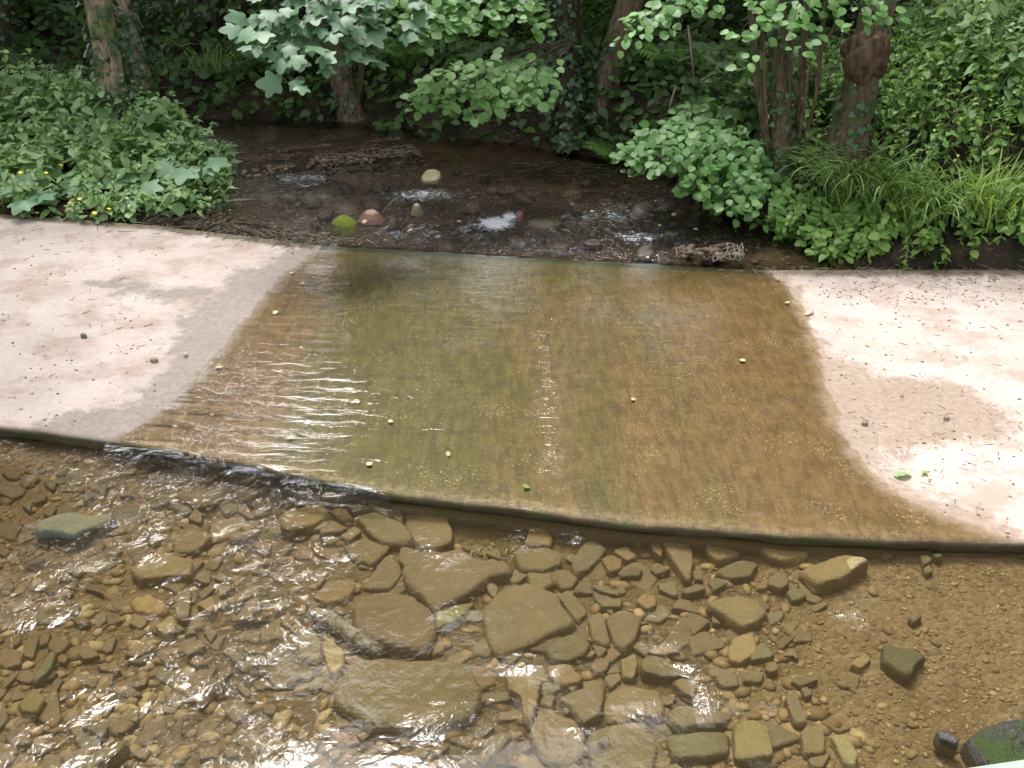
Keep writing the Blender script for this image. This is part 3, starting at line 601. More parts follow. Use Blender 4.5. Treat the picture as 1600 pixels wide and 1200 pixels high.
S = [
 (0, 'rounded olive stone against the ford wall beside a thin dark sliver', OLV, .3, [(572,784),(588,774),(612,775),(626,783),(629,800),(629,815),(605,802),(577,792)]),
 (0, 'broad sloping brown stone below the rounded olive stone at the ford wall', OLV, .2, [(554,802),(581,797),(605,804),(631,819),(648,841),(629,847),(597,847),(575,828)]),
 (0, 'kite-shaped pointed tan slab standing tip towards the ford wall', TAN, .1, [(633,796),(656,784),(676,780),(697,796),(699,808),(705,825),(704,847),(687,854),(665,854),(654,847),(633,819)]),
 (0, 'thin pale sliver of slate behind the kite-shaped tan slab', GRY, .1, [(627,779),(639,777),(663,781),(648,791),(629,792)]),
 (0, 'grey-green stone right of the kite-shaped slab at the ford wall', GRY, .5, [(701,800),(708,785),(725,785),(744,794),(736,806),(718,813)]),
 (0, 'largest flat tan slab with a notched back edge and pointed near corner', TAN, .02, [(627,886),(650,860),(674,854),(687,860),(719,852),(744,871),(798,875),(798,894),(766,899),(731,925),(680,957),(659,927),(642,916),(629,901)]),
 (0, 'tan wedge block between the notched slab and the big round boulder', TAN, .15, [(566,918),(581,896),(605,866),(626,879),(626,896),(611,918)]),
 (0, 'biggest round brown boulder in the middle of the pool', BRN, .55, [(550,942),(571,924),(605,921),(642,924),(674,948),(682,982),(674,1002),(659,1016),(620,1008),(579,997),(556,984)]),
 (0, 'bright green algae-covered stone right of the big round boulder', (.2,.22,.07), .3, [(680,957),(706,941),(742,937),(732,954),(702,974),(684,982)]),
 (0, 'angular dark-edged stone left of the broad brown stone by the wall', BRN, .1, [(500,832),(515,807),(541,819),(532,830),(504,836)]),
 (0, 'small sharp tan stone wedged beside the angular dark-edged one', TAN, .1, [(530,836),(554,821),(565,830),(547,843)]),
 (0, 'wide low brown stone with rippled water above the tan wedge block', BRN, .25, [(536,851),(569,841),(609,852),(605,864),(581,881),(552,871)]),
 (0, 'dark brown lump touching the mossy clump under the ford wall', BRN, .45, [(517,800),(528,791),(543,798),(552,809),(534,813)]),
 (0, 'reddish flat stone near the mossy clump under the ford wall', RED, .2, [(539,787),(567,785),(575,792),(554,800)]),
 (0, 'long thin wedge lying along the foot of the ford wall', GRY, .1, [(801,801),(825,798),(862,803),(859,816),(802,811)]),
 (0, 'pinkish cracked block at the end of the long thin wedge', (.29,.19,.115), .15, [(857,813),(870,804),(894,810),(881,820)]),
 (0, 'tan block with squared near edge under the middle of the wall', TAN, .15, [(883,825),(909,818),(928,824),(926,837),(898,844)]),
 (0, 'pale roof-shaped stone breaking the surface close to the wall', (.32,.235,.13), .2, [(952,829),(975,812),(996,820),(1007,837),(1001,848),(971,841)]),
 (0, 'humped warm-brown stone below the long thin wedge', (.27,.18,.085), .55, [(825,827),(836,818),(855,822),(866,839),(859,854),(840,850),(819,848)]),
 (0, 'broad flat olive slab with rounded ends right of the notched slab', OLV, .25, [(804,861),(812,854),(855,856),(874,865),(878,880),(848,890),(812,884)]),
 (0, 'rounded olive stone tucked under the broad flat olive slab', OLV, .45, [(821,887),(844,884),(862,889),(864,910),(847,923),(829,916)]),
 (0, 'round stone with a crack across its top', TAN, .55, [(864,902),(872,889),(889,891),(904,902),(894,916),(877,919)]),
 (0, 'leaning slab with glints above the round cracked stone', OLV, .15, [(892,880),(911,850),(926,841),(949,854),(939,867),(917,891),(900,895)]),
 (0, 'small orange stone left of the green lump', ORG, .45, [(939,872),(954,865),(973,872),(971,887),(952,895)]),
 (0, 'smooth tan triangle behind the small orange stone', TAN, .3, [(958,861),(977,851),(996,869),(979,876)]),
 (0, 'greenish algae lump right of the small orange stone', GRN, .6, [(967,899),(984,884),(1005,889),(999,901)]),
 (0, 'pale top of a stone crossed by a thin straw', TAN, .4, [(1016,887),(1029,878),(1048,889),(1026,895)]),
 (0, 'narrow tan lens-shaped stone right of the round cracked stone', TAN, .35, [(922,917),(934,912),(949,914),(971,929),(937,925)]),
 (0, 'round tan pebble-like stone near the green water weed', (.29,.2,.1), .7, [(994,940),(1003,927),(1024,927),(1026,944),(1012,953)]),
 (0, 'squarish flat stone behind the heart-shaped tan one', OLV, .1, [(936,949),(947,934),(973,932),(971,947)]),
 (0, 'upright lozenge stone left of the heart-shaped tan one', OLV, .25, [(918,966),(937,955),(945,964),(954,1003),(945,1007),(926,999)]),
 (0, 'heart-shaped tan stone pointing towards the bridge', TAN, .15, [(946,964),(971,951),(1004,962),(992,999),(975,1014),(960,1005)]),
 (0, 'big flat four-sided slab right of the round boulder', OLV, .03, [(754,949),(780,919),(825,911),(870,930),(900,975),(816,1007),(774,1020),(761,992)]),
 (0, 'flat grey-brown piece overlapping the right end of the four-sided slab', OLV, .1, [(870,928),(888,916),(908,940),(919,958),(902,974)]),
 (0, 'olive stone under the near edge of the four-sided slab', GRN, .3, [(849,1012),(889,992),(922,1003),(915,1020),(889,1029),(862,1027)]),
 (0, 'pinkish brown rounded stone casting a dark gap in front', (.26,.17,.1), .35, [(851,1039),(889,1037),(911,1059),(904,1065),(877,1071),(859,1057)]),
 (0, 'tall tooth-shaped tan stone with a rusty stripe', (.29,.21,.11), .25, [(790,1050),(806,1037),(831,1050),(847,1052),(842,1089),(831,1127),(819,1125),(814,1087),(795,1076)]),
 (0, 'small olive stone right of the tooth-shaped one', OLV, .3, [(842,1099),(855,1072),(868,1086),(862,1104)]),
 (0, 'wide wedge stone left of the round loaf with a ring of ripples', OLV, .2, [(872,1086),(922,1065),(939,1067),(946,1078),(937,1117),(911,1132),(892,1102)]),
 (0, 'big rounded loaf stone under a ring of ripples', TAN, .5, [(940,1099),(954,1076),(984,1069),(1031,1076),(1037,1104),(1031,1121),(996,1117),(977,1129),(947,1123)]),
 (0, 'five-sided tan stone below the upright lozenge', TAN, .25, [(922,1042),(937,1026),(956,1027),(949,1046),(930,1054)]),
 (0, 'tall triangular stone right of the five-sided tan one', TAN, .25, [(943,1059),(964,1037),(971,1061),(956,1074)]),
 (0, 'little flat stone under the tip of the upright lozenge', OLV, .3, [(924,1005),(951,1014),(936,1026)]),
 (0, 'lumpy yellow-olive stone right of the tall triangular one', (.26,.21,.09), .45, [(969,1029),(992,1018),(997,1035),(990,1059),(973,1057)]),
 (0, 'long flat greenish slab half buried right of the lumpy stone', OLV, .15, [(1000,1037),(1010,1023),(1040,1027),(1069,1050),(1045,1056),(1005,1050)]),
 (0, 'large round stone at the bottom centre with streaky glints', TAN, .45, [(828,1150),(835,1125),(865,1115),(900,1122),(916,1145),(912,1175),(890,1192),(850,1185)]),
 (0, 'flat olive slab right of the large round bottom stone', OLV, .15, [(922,1146),(960,1132),(1010,1127),(1030,1160),(1020,1205),(925,1205)]),
 (0, 'largest dark slab lying below the round boulder', (.165,.135,.062), .15, [(525,1095),(540,1040),(600,1029),(670,1028),(730,1032),(752,1070),(745,1110),(690,1132),(620,1135),(560,1128)]),
 (0, 'bright ochre shard beside the sunken log', (.33,.25,.11), .3, [(502,1002),(513,994),(537,1012),(539,1032),(524,1055),(513,1047)]),
 (0, 'smooth potato-shaped boulder left of the mossy clump', (.245,.165,.075), .6, [(434,807),(456,791),(499,781),(512,791),(511,802),(490,821),(460,830),(441,824)]),
 (0, 'broad triangular stone just below the left end of the fall', BRN, .2, [(274,770),(306,755),(355,757),(349,777),(325,789),(301,792),(278,781)]),
 (0, 'small pale cube of stone under the broad triangular one', TAN, .15, [(293,809),(304,794),(317,802),(314,817)]),
 (0, 'large dull brown slab with a shadowed lower edge at the left', BRN, .2, [(267,841),(284,824),(325,828),(332,839),(306,860),(278,862)]),
 (0, 'long flat-topped plank-like stone above the orange oval', (.245,.18,.085), .1, [(201,888),(225,871),(262,864),(292,869),(302,880),(296,896),(253,899),(216,904)]),
 (0, 'small block at the right end of the plank-like stone', TAN, .15, [(303,904),(312,892),(331,893),(325,911)]),
 (0, 'small round tan stone under the silver fall', TAN, .7, [(319,742),(331,736),(340,744),(332,752),(321,751)]),
 (0, 'thin flat flake at the foot of the dark wall gap', OLV, .1, [(269,736),(287,732),(304,733),(284,739)]),
 (0, 'rounded stone with glints in front of the silver fall', OLV, .5, [(362,762),(381,759),(400,766),(394,781),(372,781)]),
 (0, 'low oblong stone right in front of the silver fall', (.28,.22,.11), .4, [(400,761),(437,758),(439,766),(406,770)]),
 (0, 'long thin ridge stone left of the potato-shaped boulder', TAN, .2, [(355,839),(370,828),(406,828),(387,841),(361,845)]),
 (0, 'bright orange oval stone at the left', (.36,.225,.09), .65, [(202,941),(210,929),(234,929),(262,942),(259,954),(236,960),(212,954)]),
 (0, 'upright brick-shaped stone right of the orange oval', TAN, .1, [(276,922),(299,918),(295,965),(274,965)]),
 (0, 'five-sided stone below the orange oval', TAN, .2, [(200,972),(216,963),(231,971),(219,982)]),
 (0, 'tan stone with orange edge below the brick-shaped one', (.30,.21,.1), .2, [(240,976),(268,961),(276,980),(259,993)]),
 (0, 'pinkish arrow-shaped stone right of the brick-shaped one', (.27,.18,.1), .25, [(306,942),(331,927),(338,949),(327,959)]),
 (0, 'small egg-like stone between the arrow-shaped and oblong stones', TAN, .4, [(317,985),(329,977),(339,987),(329,1003)]),
 (0, 'oblong tan stone by the white glare at the left', TAN, .3, [(286,1013),(312,996),(322,1007),(293,1024)]),
 (0, 'small triangle beside the egg-like stone', OLV, .3, [(287,991),(295,976),(308,989)]),
 (0, 'wide smooth slab split by a dark crack at lower left', OLV, .12, [(287,1086),(304,1051),(342,1060),(349,1067),(317,1103)]),
 (0, 'smooth slab left of the sunken log', OLV, .1, [(460,981),(475,976),(503,1000),(499,1032),(469,1024)]),
 (0, 'broad dark slab between white glare and ochre shard', (.17,.135,.065), .2, [(413,1049),(430,1026),(455,1032),(467,1040),(467,1060),(430,1075)]),
 (0, 'reddish angular block touching the left of the round boulder', (.23,.15,.075), .12, [(490,932),(510,905),(553,900),(556,918),(546,933),(512,945)]),
 (0, 'leaf-shaped stone under the brightest glare', TAN, .2, [(374,955),(389,936),(406,931),(393,964),(362,970)]),
 (0, 'long brown ridge above the leaf-shaped stone', BRN, .25, [(351,942),(372,927),(409,925),(378,938),(362,946)]),
 (0, 'long curved dark-green stone on the brown gravel at far left', (.12,.12,.06), .4, [(50,1062),(80,1015),(87,1018),(80,1043),(58,1063)]),
 (0, 'yellow-topped boulder at the lower left', (.22,.18,.065), .4, [(27,1098),(55,1073),(72,1093),(58,1112),(33,1110)]),
 (0, 'rusty stone right of the long curved green one', RED, .3, [(150,1038),(180,1032),(190,1048),(158,1047)]),
 (0, 'squarish olive stone low in the lower left', OLV, .25, [(182,1123),(200,1103),(217,1108),(215,1127)]),
 (0, 'dull green slab left of the squarish olive stone', GRN, .2, [(127,1138),(150,1123),(170,1132),(158,1150)]),
 (0, 'long sloping ridge of stone at the bottom left edge', OLV, .25, [(107,1198),(150,1170),(200,1153),(183,1177),(133,1204)]),
 (0, 'narrow tan stone above the squarish olive one', TAN, .25, [(205,1070),(233,1055),(227,1070),(210,1075)]),
 (0, 'long pale slip of stone below the five-sided one', TAN, .2, [(192,1020),(225,1005),(242,1010),(213,1025)]),
 (0, 'long tapering dagger-like stone slanting from the wall', TAN, .15, [(1028,834),(1047,828),(1082,853),(1084,879),(1079,909),(1071,906),(1051,874)]),
 (0, 'small tan finger beside the tip of the dagger-like stone', TAN, .2, [(1088,883),(1094,879),(1099,907),(1085,907)]),
 (0, 'flat tan ledge behind the dagger-like stone', TAN, .1, [(1050,824),(1101,829),(1098,838),(1084,848)]),
 (0, 'pale cube-like stone right of the dagger-like one', (.32,.23,.12), .2, [(1102,851),(1120,834),(1135,838),(1159,861),(1146,868),(1122,874),(1105,864)]),
 (0, 'loaf-shaped tan boulder at the wall, rightmost of the large ones', (.31,.225,.11), .5, [(1191,857),(1202,846),(1229,839),(1257,842),(1268,851),(1261,868),(1225,874),(1204,868)]),
 (0, 'narrow stone left of the dagger-like one', BRN, .2, [(1008,834),(1026,831),(1036,861),(1034,872),(1021,861)]),
 (0, 'wide buried slab below the pale cube-like stone', OLV, .12, [(1116,892),(1159,873),(1186,877),(1174,900),(1139,904)]),
 (0, 'small pointed green-grey stone below the dagger tip', GRY, .2, [(1105,909),(1120,901),(1139,909),(1116,924)]),
 (0, 'flat oblong tan stone left of the pointed green-grey one', TAN, .2, [(1066,922),(1088,911),(1105,919),(1073,928)]),
 (0, 'large smooth six-sided tan slab with a bright glint at its near tip', (.285,.21,.11), .03, [(1105,943),(1135,930),(1184,932),(1199,952),(1184,969),(1161,979),(1139,964)]),
 (0, 'flat triangle left of the six-sided slab', OLV, .1, [(1072,958),(1086,957),(1112,971),(1082,992)]),
 (0, 'tan stone with a dark lower rim right of the buried slab', TAN, .3, [(1199,911),(1202,898),(1231,896),(1232,911),(1221,921)]),
 (0, 'dark green stone on the gravel below the loaf boulder', (.11,.12,.06), .45, [(1229,922),(1242,918),(1262,930),(1249,937),(1238,938)]),
 (0, 'smooth tan stone right of the loaf boulder at the wall', TAN, .55, [(1285,844),(1300,842),(1306,855),(1292,859)]),
 (0, 'olive ball at the foot of the right-hand wall', OLV, .75, [(1312,843),(1324,843),(1330,854),(1317,854)]),
 (0, 'dark round cobble behind its smaller twin on the gravel', (.15,.12,.065), .8, [(1438,866),(1450,866),(1457,875),(1444,881)]),
 (0, 'smaller dark cobble in front of its twin on the gravel', (.17,.125,.07), .8, [(1442,888),(1452,882),(1459,892),(1448,896)]),
 (0, 'small green mossy cobble beside the dark twins', (.07,.09,.035), .7, [(1457,864),(1469,862),(1474,869),(1465,871)]),
 (0, 'olive cobble half sunk under the right-hand wall', OLV, .5, [(1375,856),(1388,852),(1396,867),(1381,873)]),
 (0, 'wide flat slab almost buried in the right-hand gravel', (.25,.18,.09), .1, [(1250,880),(1319,866),(1356,879),(1322,901),(1280,908)]),
 (0, 'round olive-brown cobble in the middle of the gravel', (.2,.15,.075), .75, [(1420,963),(1429,950),(1442,961),(1429,971)]),
 (0, 'upended dark-green block with a sharp ridge on the gravel', (.085,.095,.045), .25, [(1382,1003),(1424,1012),(1448,1026),(1435,1033),(1422,1056),(1401,1044),(1381,1027)]),
 (0, 'yellow sandy stone left of the upended dark-green block', (.36,.27,.13), .3, [(1328,1037),(1354,1018),(1362,1029),(1345,1044)]),
 (0, 'pale tilted egg-shaped stone at the bottom right', (.28,.25,.13), .5, [(1298,1148),(1313,1146),(1332,1162),(1343,1181),(1337,1198),(1319,1190)]),
 (0, 'squared boulder left of the pale egg-shaped stone', (.2,.165,.085), .35, [(1251,1144),(1262,1132),(1289,1138),(1289,1174),(1257,1174)]),
 (0, 'big square olive boulder at the bottom', (.225,.19,.085), .3, [(1146,1129),(1178,1121),(1202,1134),(1210,1177),(1180,1185),(1150,1183)]),
 (0, 'big dark-green sunken boulder left of the square olive one', (.12,.12,.058), .3, [(1041,1146),(1094,1140),(1139,1142),(1139,1174),(1097,1183),(1051,1183)]),
 (0, 'flat ledge of stone above the dark-green sunken boulder', OLV, .12, [(1040,1112),(1060,1101),(1110,1104),(1146,1114),(1130,1130),(1055,1135)]),
 (0, 'tan angular stone pointing at the flat ledge', TAN, .15, [(1051,1065),(1064,1058),(1088,1063),(1086,1091),(1064,1080)]),
 (0, 'smooth stone right of the tan angular one', TAN, .3, [(1092,1084),(1114,1080),(1112,1097),(1092,1100)]),
 (0, 'brick-like grey stone with a dark top line', GRY, .15, [(1117,1057),(1154,1052),(1155,1071),(1129,1073)]),
 (0, 'rounded pinkish boulder with a hollow top below the six-sided slab', (.28,.2,.1), .4, [(1137,1012),(1144,996),(1176,982),(1186,1018),(1156,1035),(1141,1029)]),
 (0, 'soft tan lump right of the hollow-topped boulder', TAN, .5, [(1195,1041),(1212,1029),(1217,1046),(1204,1050)]),
 (0, 'low olive stone right of the brick-like grey one', OLV, .35, [(1159,1063),(1174,1044),(1195,1050),(1191,1065)]),
 (0, 'flat sunken stone on the edge of the gravel', OLV, .2, [(1236,1063),(1244,1054),(1281,1061),(1251,1071)]),
 (0, 'small round stone under the flat sunken one', GRY, .6, [(1251,1074),(1261,1072),(1270,1086),(1259,1089)]),
 (0, 'long upright stone sunk in gravel above the squared boulder', OLV, .35, [(1227,1087),(1244,1076),(1262,1128),(1242,1130)]),
 (0, 'orange-brown stone among swirling glints', (.3,.2,.1), .3, [(1008,1016),(1038,1007),(1066,1018),(1030,1022)]),
]
def px_overlap_ok(): return True
traced = []
for _, label, col, rnd, px in S:
    px_stone('pool_stone', px, col, label, rnd); traced.append(np.array(px, float))
# emergent rocks
px_stone('mossy_boulder', [(1508,1144),(1534,1127),(1562,1122),(1600,1120),(1640,1130),(1640,1190),(1590,1215),(1542,1192)], (.05,.04,.035), 'dark wet rock topped with green moss in the bottom right corner', .5, .0, .28, 'stone_moss2', 'rock', None)
px_stone('wet_stone', [(1463,1140),(1480,1142),(1499,1157),(1497,1164),(1469,1153)], (.05,.045,.04), 'small black wet stone breaking the surface by the mossy corner rock', .4, -.03, .07, 'stone_wet', 'stone', None)
px_stone('algae_rock', [(52,823),(84,806),(116,797),(140,800),(169,795),(180,802),(150,816),(112,834),(80,830),(56,834)], (.13,.135,.1), 'long grey-green algae-covered rock standing out of the pool at the left', .7, -.022, .09, 'stone_lich', 'rock', None)
# sunken log
lb = MB(); A0, A1 = at_z(486, 957, -.10), at_z(594, 1020, -.105)
lb.tube([A0, A0.lerp(A1, .3) + Vector((0, .01, .008)), A0.lerp(A1, .7), A1, A1.lerp(A0, -.02)], [.03, .036, .034, .03, .012], 10, .15)
log = lb.build('sunken_log', M['twig']); tag(log, 'smooth grey-brown log sunk beside the big round boulder', 'log')

# smaller stones that fill the gaps, each its own object
inpoly = lambda x, y: any(sdpoly(np.array([x]), np.array([y]), P)[0] < -9 for P in traced if abs(P[:, 0].mean() - x) < 110 and abs(P[:, 1].mean() - y) < 90)
placed = []; cnt = 0; r = np.random.default_rng(23)
for _ in range(14000):
    if cnt >= 285: break
    x = r.uniform(-10, 1330); y = r.uniform(700, 1200)
    wpt = at_z(x, y, -.13)
    if wpt.y > Dy(wpt.x) - .12: continue
    if x > 1120 and r.random() < .85: continue
    s = 14 + 26 * r.random() ** 1.5 * (.75 + .5 * (y - 700) / 500)
    if inpoly(x, y) or any((x - a) ** 2 + (y - b) ** 2 < ((s + c) * .60) ** 2 for a, b, c in placed): continue
    placed.append((x, y, s)); cnt += 1
    n = r.integers(5, 8); an = np.sort(r.uniform(0, 2 * PI, n) * .35 + np.linspace(0, 2 * PI, n, endpoint=False) * 1.0)
    asp = r.uniform(.45, .7); ro = R(r.normal(-15 if x < 330 else 0, 25)); 
    q = np.stack([np.cos(an) * s, np.sin(an) * s * asp], 1) * r.uniform(.8, 1.1, (n, 1))
    q = q @ np.array([[math.cos(ro), math.sin(ro)], [-math.sin(ro), math.cos(ro)]]) + (x, y)
    col = [TAN, OLV, BRN, GRY, TAN, RED, OLV][r.integers(0, 7)]
    if x < 330 and r.random() < .6: col = BRN
    px_stone('small_stone', q, col, 'small brown stone filling a gap between the larger pool stones', r.uniform(.1, .6), float(bed_z(np.array([wpt.x]), np.array([wpt.y]))[0]) + r.uniform(.010, .026), .04, group='small stones filling the pool bed', seed=int(cnt * 37 + 5))

# gravel of the bed
def ico():
    bm = bmesh.new(); bmesh.ops.create_icosphere(bm, subdivisions=1, radius=1); bm.verts.ensure_lookup_table()
    V = np.array([v.co[:] for v in bm.verts]); F = np.array([[v.index for v in f.verts] for f in bm.faces]); bm.free(); return V, F
IV, IF = ico()
def pebbles(name, xy, z, size, mats, seed, flat=.55):
    r = np.random.default_rng(seed); n = len(xy); k = len(IV)
    an = r.uniform(0, 2 * PI, n); c, s = np.cos(an), np.sin(an)
    sc = np.stack([r.uniform(.8, 1.5, n), r.uniform(.6, 1.0, n), r.uniform(.6, 1.1, n) * flat], 1) * size[:, None]
    V = IV[None] * (1 + r.normal(0, .13, (n, k, 1))) * sc[:, None, :]
    X = V[..., 0] * c[:, None] - V[..., 1] * s[:, None] + xy[:, :1]; Yv = V[..., 0] * s[:, None] + V[..., 1] * c[:, None] + xy[:, 1:2]
    V = np.stack([X, Yv, V[..., 2] + z[:, None]], 2).reshape(-1, 3)
    F = (IF[None] + (np.arange(n) * k)[:, None, None]).reshape(-1, 3)
    return mesh_np(name, V, F, mats, attrs={'var': np.repeat(r.uniform(0, 1, n), k)}, smooth=True)
def pebble_mat(name, a, b, c3):
    t = NT(name); v = t.attr('var'); c = t.mix(t.step(v, 0, .6), a, b); c = t.mix(t.step(v, .72, 1), c, c3)
    nz = t.noise(t.geo(), 60, 3); c = t.mix(t.math('MULTIPLY', t.step(nz, .45, .7), .3), c, (.1, .08, .04))
    return t.done(t.pbr(c, .8, t.bump(nz, .4, .006), .25))
M['pebble'] = pebble_mat('bed_pebbles', (.15, .10, .048), (.235, .165, .085), (.34, .26, .145))
M['pebble_up'] = pebble_mat('stream_pebbles', (.07, .05, .034), (.14, .10, .07), (.24, .18, .13))
n = 9200; px_ = np.concatenate([r.uniform(-60, 1640, 3600), r.uniform(1080, 1660, 4000), r.uniform(-60, 300, 1600)]); py_ = r.uniform(690, 1215, n)
P = np.array([at_z(a, b, -.13)[:2] for a, b in zip(px_, py_)]); ok = P[:, 1] < Dy(P[:, 0]) - .03; P = P[ok]
size = .0035 + .009 * r.random(len(P)) ** 2.2 + .012 * r.random(len(P)) * (r.random(len(P)) < .10)
xc = P[:, 0]; size = size + (.010 + .020 * r.random(len(P))) * (r.random(len(P)) < .30) * (xc < .95 + .3 * r.normal(0, 1, len(P)))
tag(pebbles('gravel', P, bed_z(P[:, 0], P[:, 1]) + size * .05, size, M['pebble'], 3, .42), kind='stuff')

# ------------------------------------------------------------------ stones of the upper stream
UPS = 'stones in the stream above the ford'
def ell(cx, cy, w, h, n=9, seed=0, rot=0):
    r = np.random.default_rng(seed + int(cx)); a = np.linspace(0, 2 * PI, n, endpoint=False) + r.uniform(0, .5)
    q = np.stack([np.cos(a) * w / 2, np.sin(a) * h / 2], 1) * r.uniform(.88, 1.08, (n, 1)); c, s = math.cos(R(rot)), math.sin(R(rot))
    return [(cx + u * c - v * s, cy + u * s + v * c) for u, v in q]
def up_stone(name, cx, cy, w, h, zt, hh, col, label, rnd, mat, seed=0, rot=0, group=None, cat='stone'):
    return px_stone(name, ell(cx, cy, w, h, 9, seed, rot), col, label, rnd, zt, hh, mat, cat, group, seed=int(cx * 3 + cy))
up_stone('mossy_stone', 537, 340, 36, 16, .085, .13, (.16, .12, .07), 'rounded stone thick with yellow-green moss at the stream edge', 1.3, 'stone_moss', 1)
up_stone('pink_stone', 580, 330, 29, 10, .06, .08, (.42, .26, .22), 'flat pinkish stone just right of the yellow-green mossy one', 1.1, 'stone_dry', 2)
px_stone('pale_stone', [(658,274),(666,266),(680,265),(689,270),(683,278),(664,279)], (.55, .48, .31), 'pale angular stone standing alone in the upper stream', .5, .075, .05, 'stone_dry', 'stone', None)
up_stone('pale_stone', 651, 317, 15, 7, .06, .09, (.46, .43, .30), 'small pale stone in the riffle below the lone angular one', 1.0, 'stone_dry', 4)
up_stone('mossy_mound', 850, 343, 66, 15, .075, .12, (.13, .09, .06), 'long low brown rock with a green mossy top beside the white fall', 1.2, 'stone_moss2', 5, 3, None, 'rock')
up_stone('dark_stone', 745, 346, 24, 9, .055, .07, (.04, .035, .03), 'black wet stone left of the white fall', 1.1, 'stone_wet', 6)
up_stone('dark_rock', 1004, 320, 36, 16, .09, .14, (.075, .055, .042), 'dark wet rock at the foot of the right bank', 1.1, 'stone_wet', 7, 0, None, 'rock')
up_stone('dark_stone', 1012, 347, 22, 8, .05, .06, (.11, .085, .07), 'flat grey stone below the dark wet rock by the right bank', .4, 'stone_wet', 8)
up_stone('pale_stone', 812, 332, 14, 7, .06, .07, (.3, .13, .11), 'small reddish stone at the top of the white fall', 1.0, 'stone', 9)
r = np.random.default_rng(77); k = 0
for _ in range(900):
    if k >= 85: break
    x, y = r.uniform(370, 1240), r.uniform(262, 408)
    w = at_z(x, y, .03)
    if channel_sd(np.array([w.x]), np.array([w.y]))[0] > -.12 or w.y < Uy(w.x) + .12: continue
    if sdpoly(np.array([w.x]), np.array([w.y]), P_TOP)[0] < .25: continue
    s = r.uniform(9, 30)
    if any(abs(x - a) < 26 and abs(y - b) < 12 for a, b in ((537, 343), (580, 331), (674, 272), (651, 318), (745, 346), (1004, 322))): continue
    dk = r.uniform(.5, 1.2)
    up_stone('stream_stone', x, y, s, s * .42, .022 + r.uniform(-.015, .022), .05, (.14 * dk, .105 * dk, .08 * dk), 'dark wet stone lying in the shallow riffles above the ford', r.choice([.6, 1.1, 1.1]), 'stone_wet', k, 0, 'dark stones in the riffles'); k += 1
P = np.stack([r.uniform(-3.4, 4.0, 3600), r.uniform(6.0, 10.4, 3600)], 1); ok = (channel_sd(P[:, 0], P[:, 1]) < .25) & (P[:, 1] > Uy(P[:, 0]) + .04); P = P[ok]
size = .008 + .022 * r.random(len(P)) ** 2
tag(pebbles('riffle_gravel', P, ground_z(P[:, 0], P[:, 1]) + size * .2, size, M['pebble_up'], 5), kind='stuff')

# debris on the dry slab and along its edges
n = 900
qx = np.concatenate([r.uniform(0, 250, 200), r.uniform(1290, 1600, 420), r.uniform(1280, 1600, 280)]); qy = np.concatenate([r.uniform(365, 660, 200), r.uniform(430, 840, 420), r.uniform(432, 470, 280)])
P = np.array([at_z(a, b, .04)[:2] for a, b in zip(qx, qy)]); ok = (sdpoly(P[:, 0], P[:, 1], WET) > .05) & (P[:, 1] < Uy(P[:, 0])) & (P[:, 1] > Dy(P[:, 0]) + .03); P = P[ok]
size = .003 + .007 * r.random(len(P)) ** 2
M['grit'] = pebble_mat('slab_grit', (.16, .11, .075), (.26, .19, .14), (.4, .33, .26))
tag(pebbles('grit', P, slab_z(P[:, 0], P[:, 1]) + size * .2, size, M['grit'], 8, .6), kind='stuff')
for (cx, cy, w, h, col, lab) in [(290, 552, 9, 5, (.4, .33, .28), 'small grey pebble on the damp edge of the left slab'), (240, 560, 13, 5, (.33, .27, .22), 'flat brown pebble alone on the dry left slab'), (130, 522, 10, 5, (.13, .13, .08), 'dark green crumb on the dry left slab'),
        (1352, 658, 11, 6, (.3, .2, .17), 'reddish pebble on the right slab beside the damp patch'), (1480, 650, 10, 6, (.33, .24, .2), 'brown pebble in the damp patch of the right slab'), (1268, 486, 9, 5, (.4, .34, .3), 'pale pebble where the right slab meets the wet stain')]:
    w0 = at_z(cx, cy, .03); zt = float(slab_z(w0.x, w0.y)) + .022
    px_stone('pebble', ell(cx, cy, w, h, 8, int(cx)), col, lab, .7, zt, .03, 'stone_dry', 'pebble', 'pebbles lying on the ford slab')
# ------------------------------------------------------------------ ground plants
def gz(x, y): return float(ground_z(np.array([x]), np.array([y]))[0])
def blade(mb, base, head, length, width, bend, a, seg=6, twist=0.0):
    """one arching strip leaf"""
    base = np.array(base, float); d = np.array([math.cos(head), math.sin(head), 0]); s = np.array([-d[1], d[0], 0])
    V = []; p = base.copy(); el = R(80) - abs(bend) * .15
    for k in range(seg + 1):
        t = k / seg; w = width * (1 - t ** 2.2) * (.6 + .4 * min(1, t * 5)) + .0006
        ss = s * math.cos(twist * t) + np.array([0, 0, 1]) * math.sin(twist * t)
        V += [p - ss * w / 2, p + ss * w / 2 + np.array([0, 0, .1 * w])]
        p = p + (d * math.cos(el) + np.array([0, 0, 1]) * math.sin(el)) * length / seg; el -= bend / seg * (.5 + t)
    Q = [(2 * k, 2 * k + 1, 2 * k + 3, 2 * k + 2) for k in range(seg)]
    mb.add(V, Q, None, a)
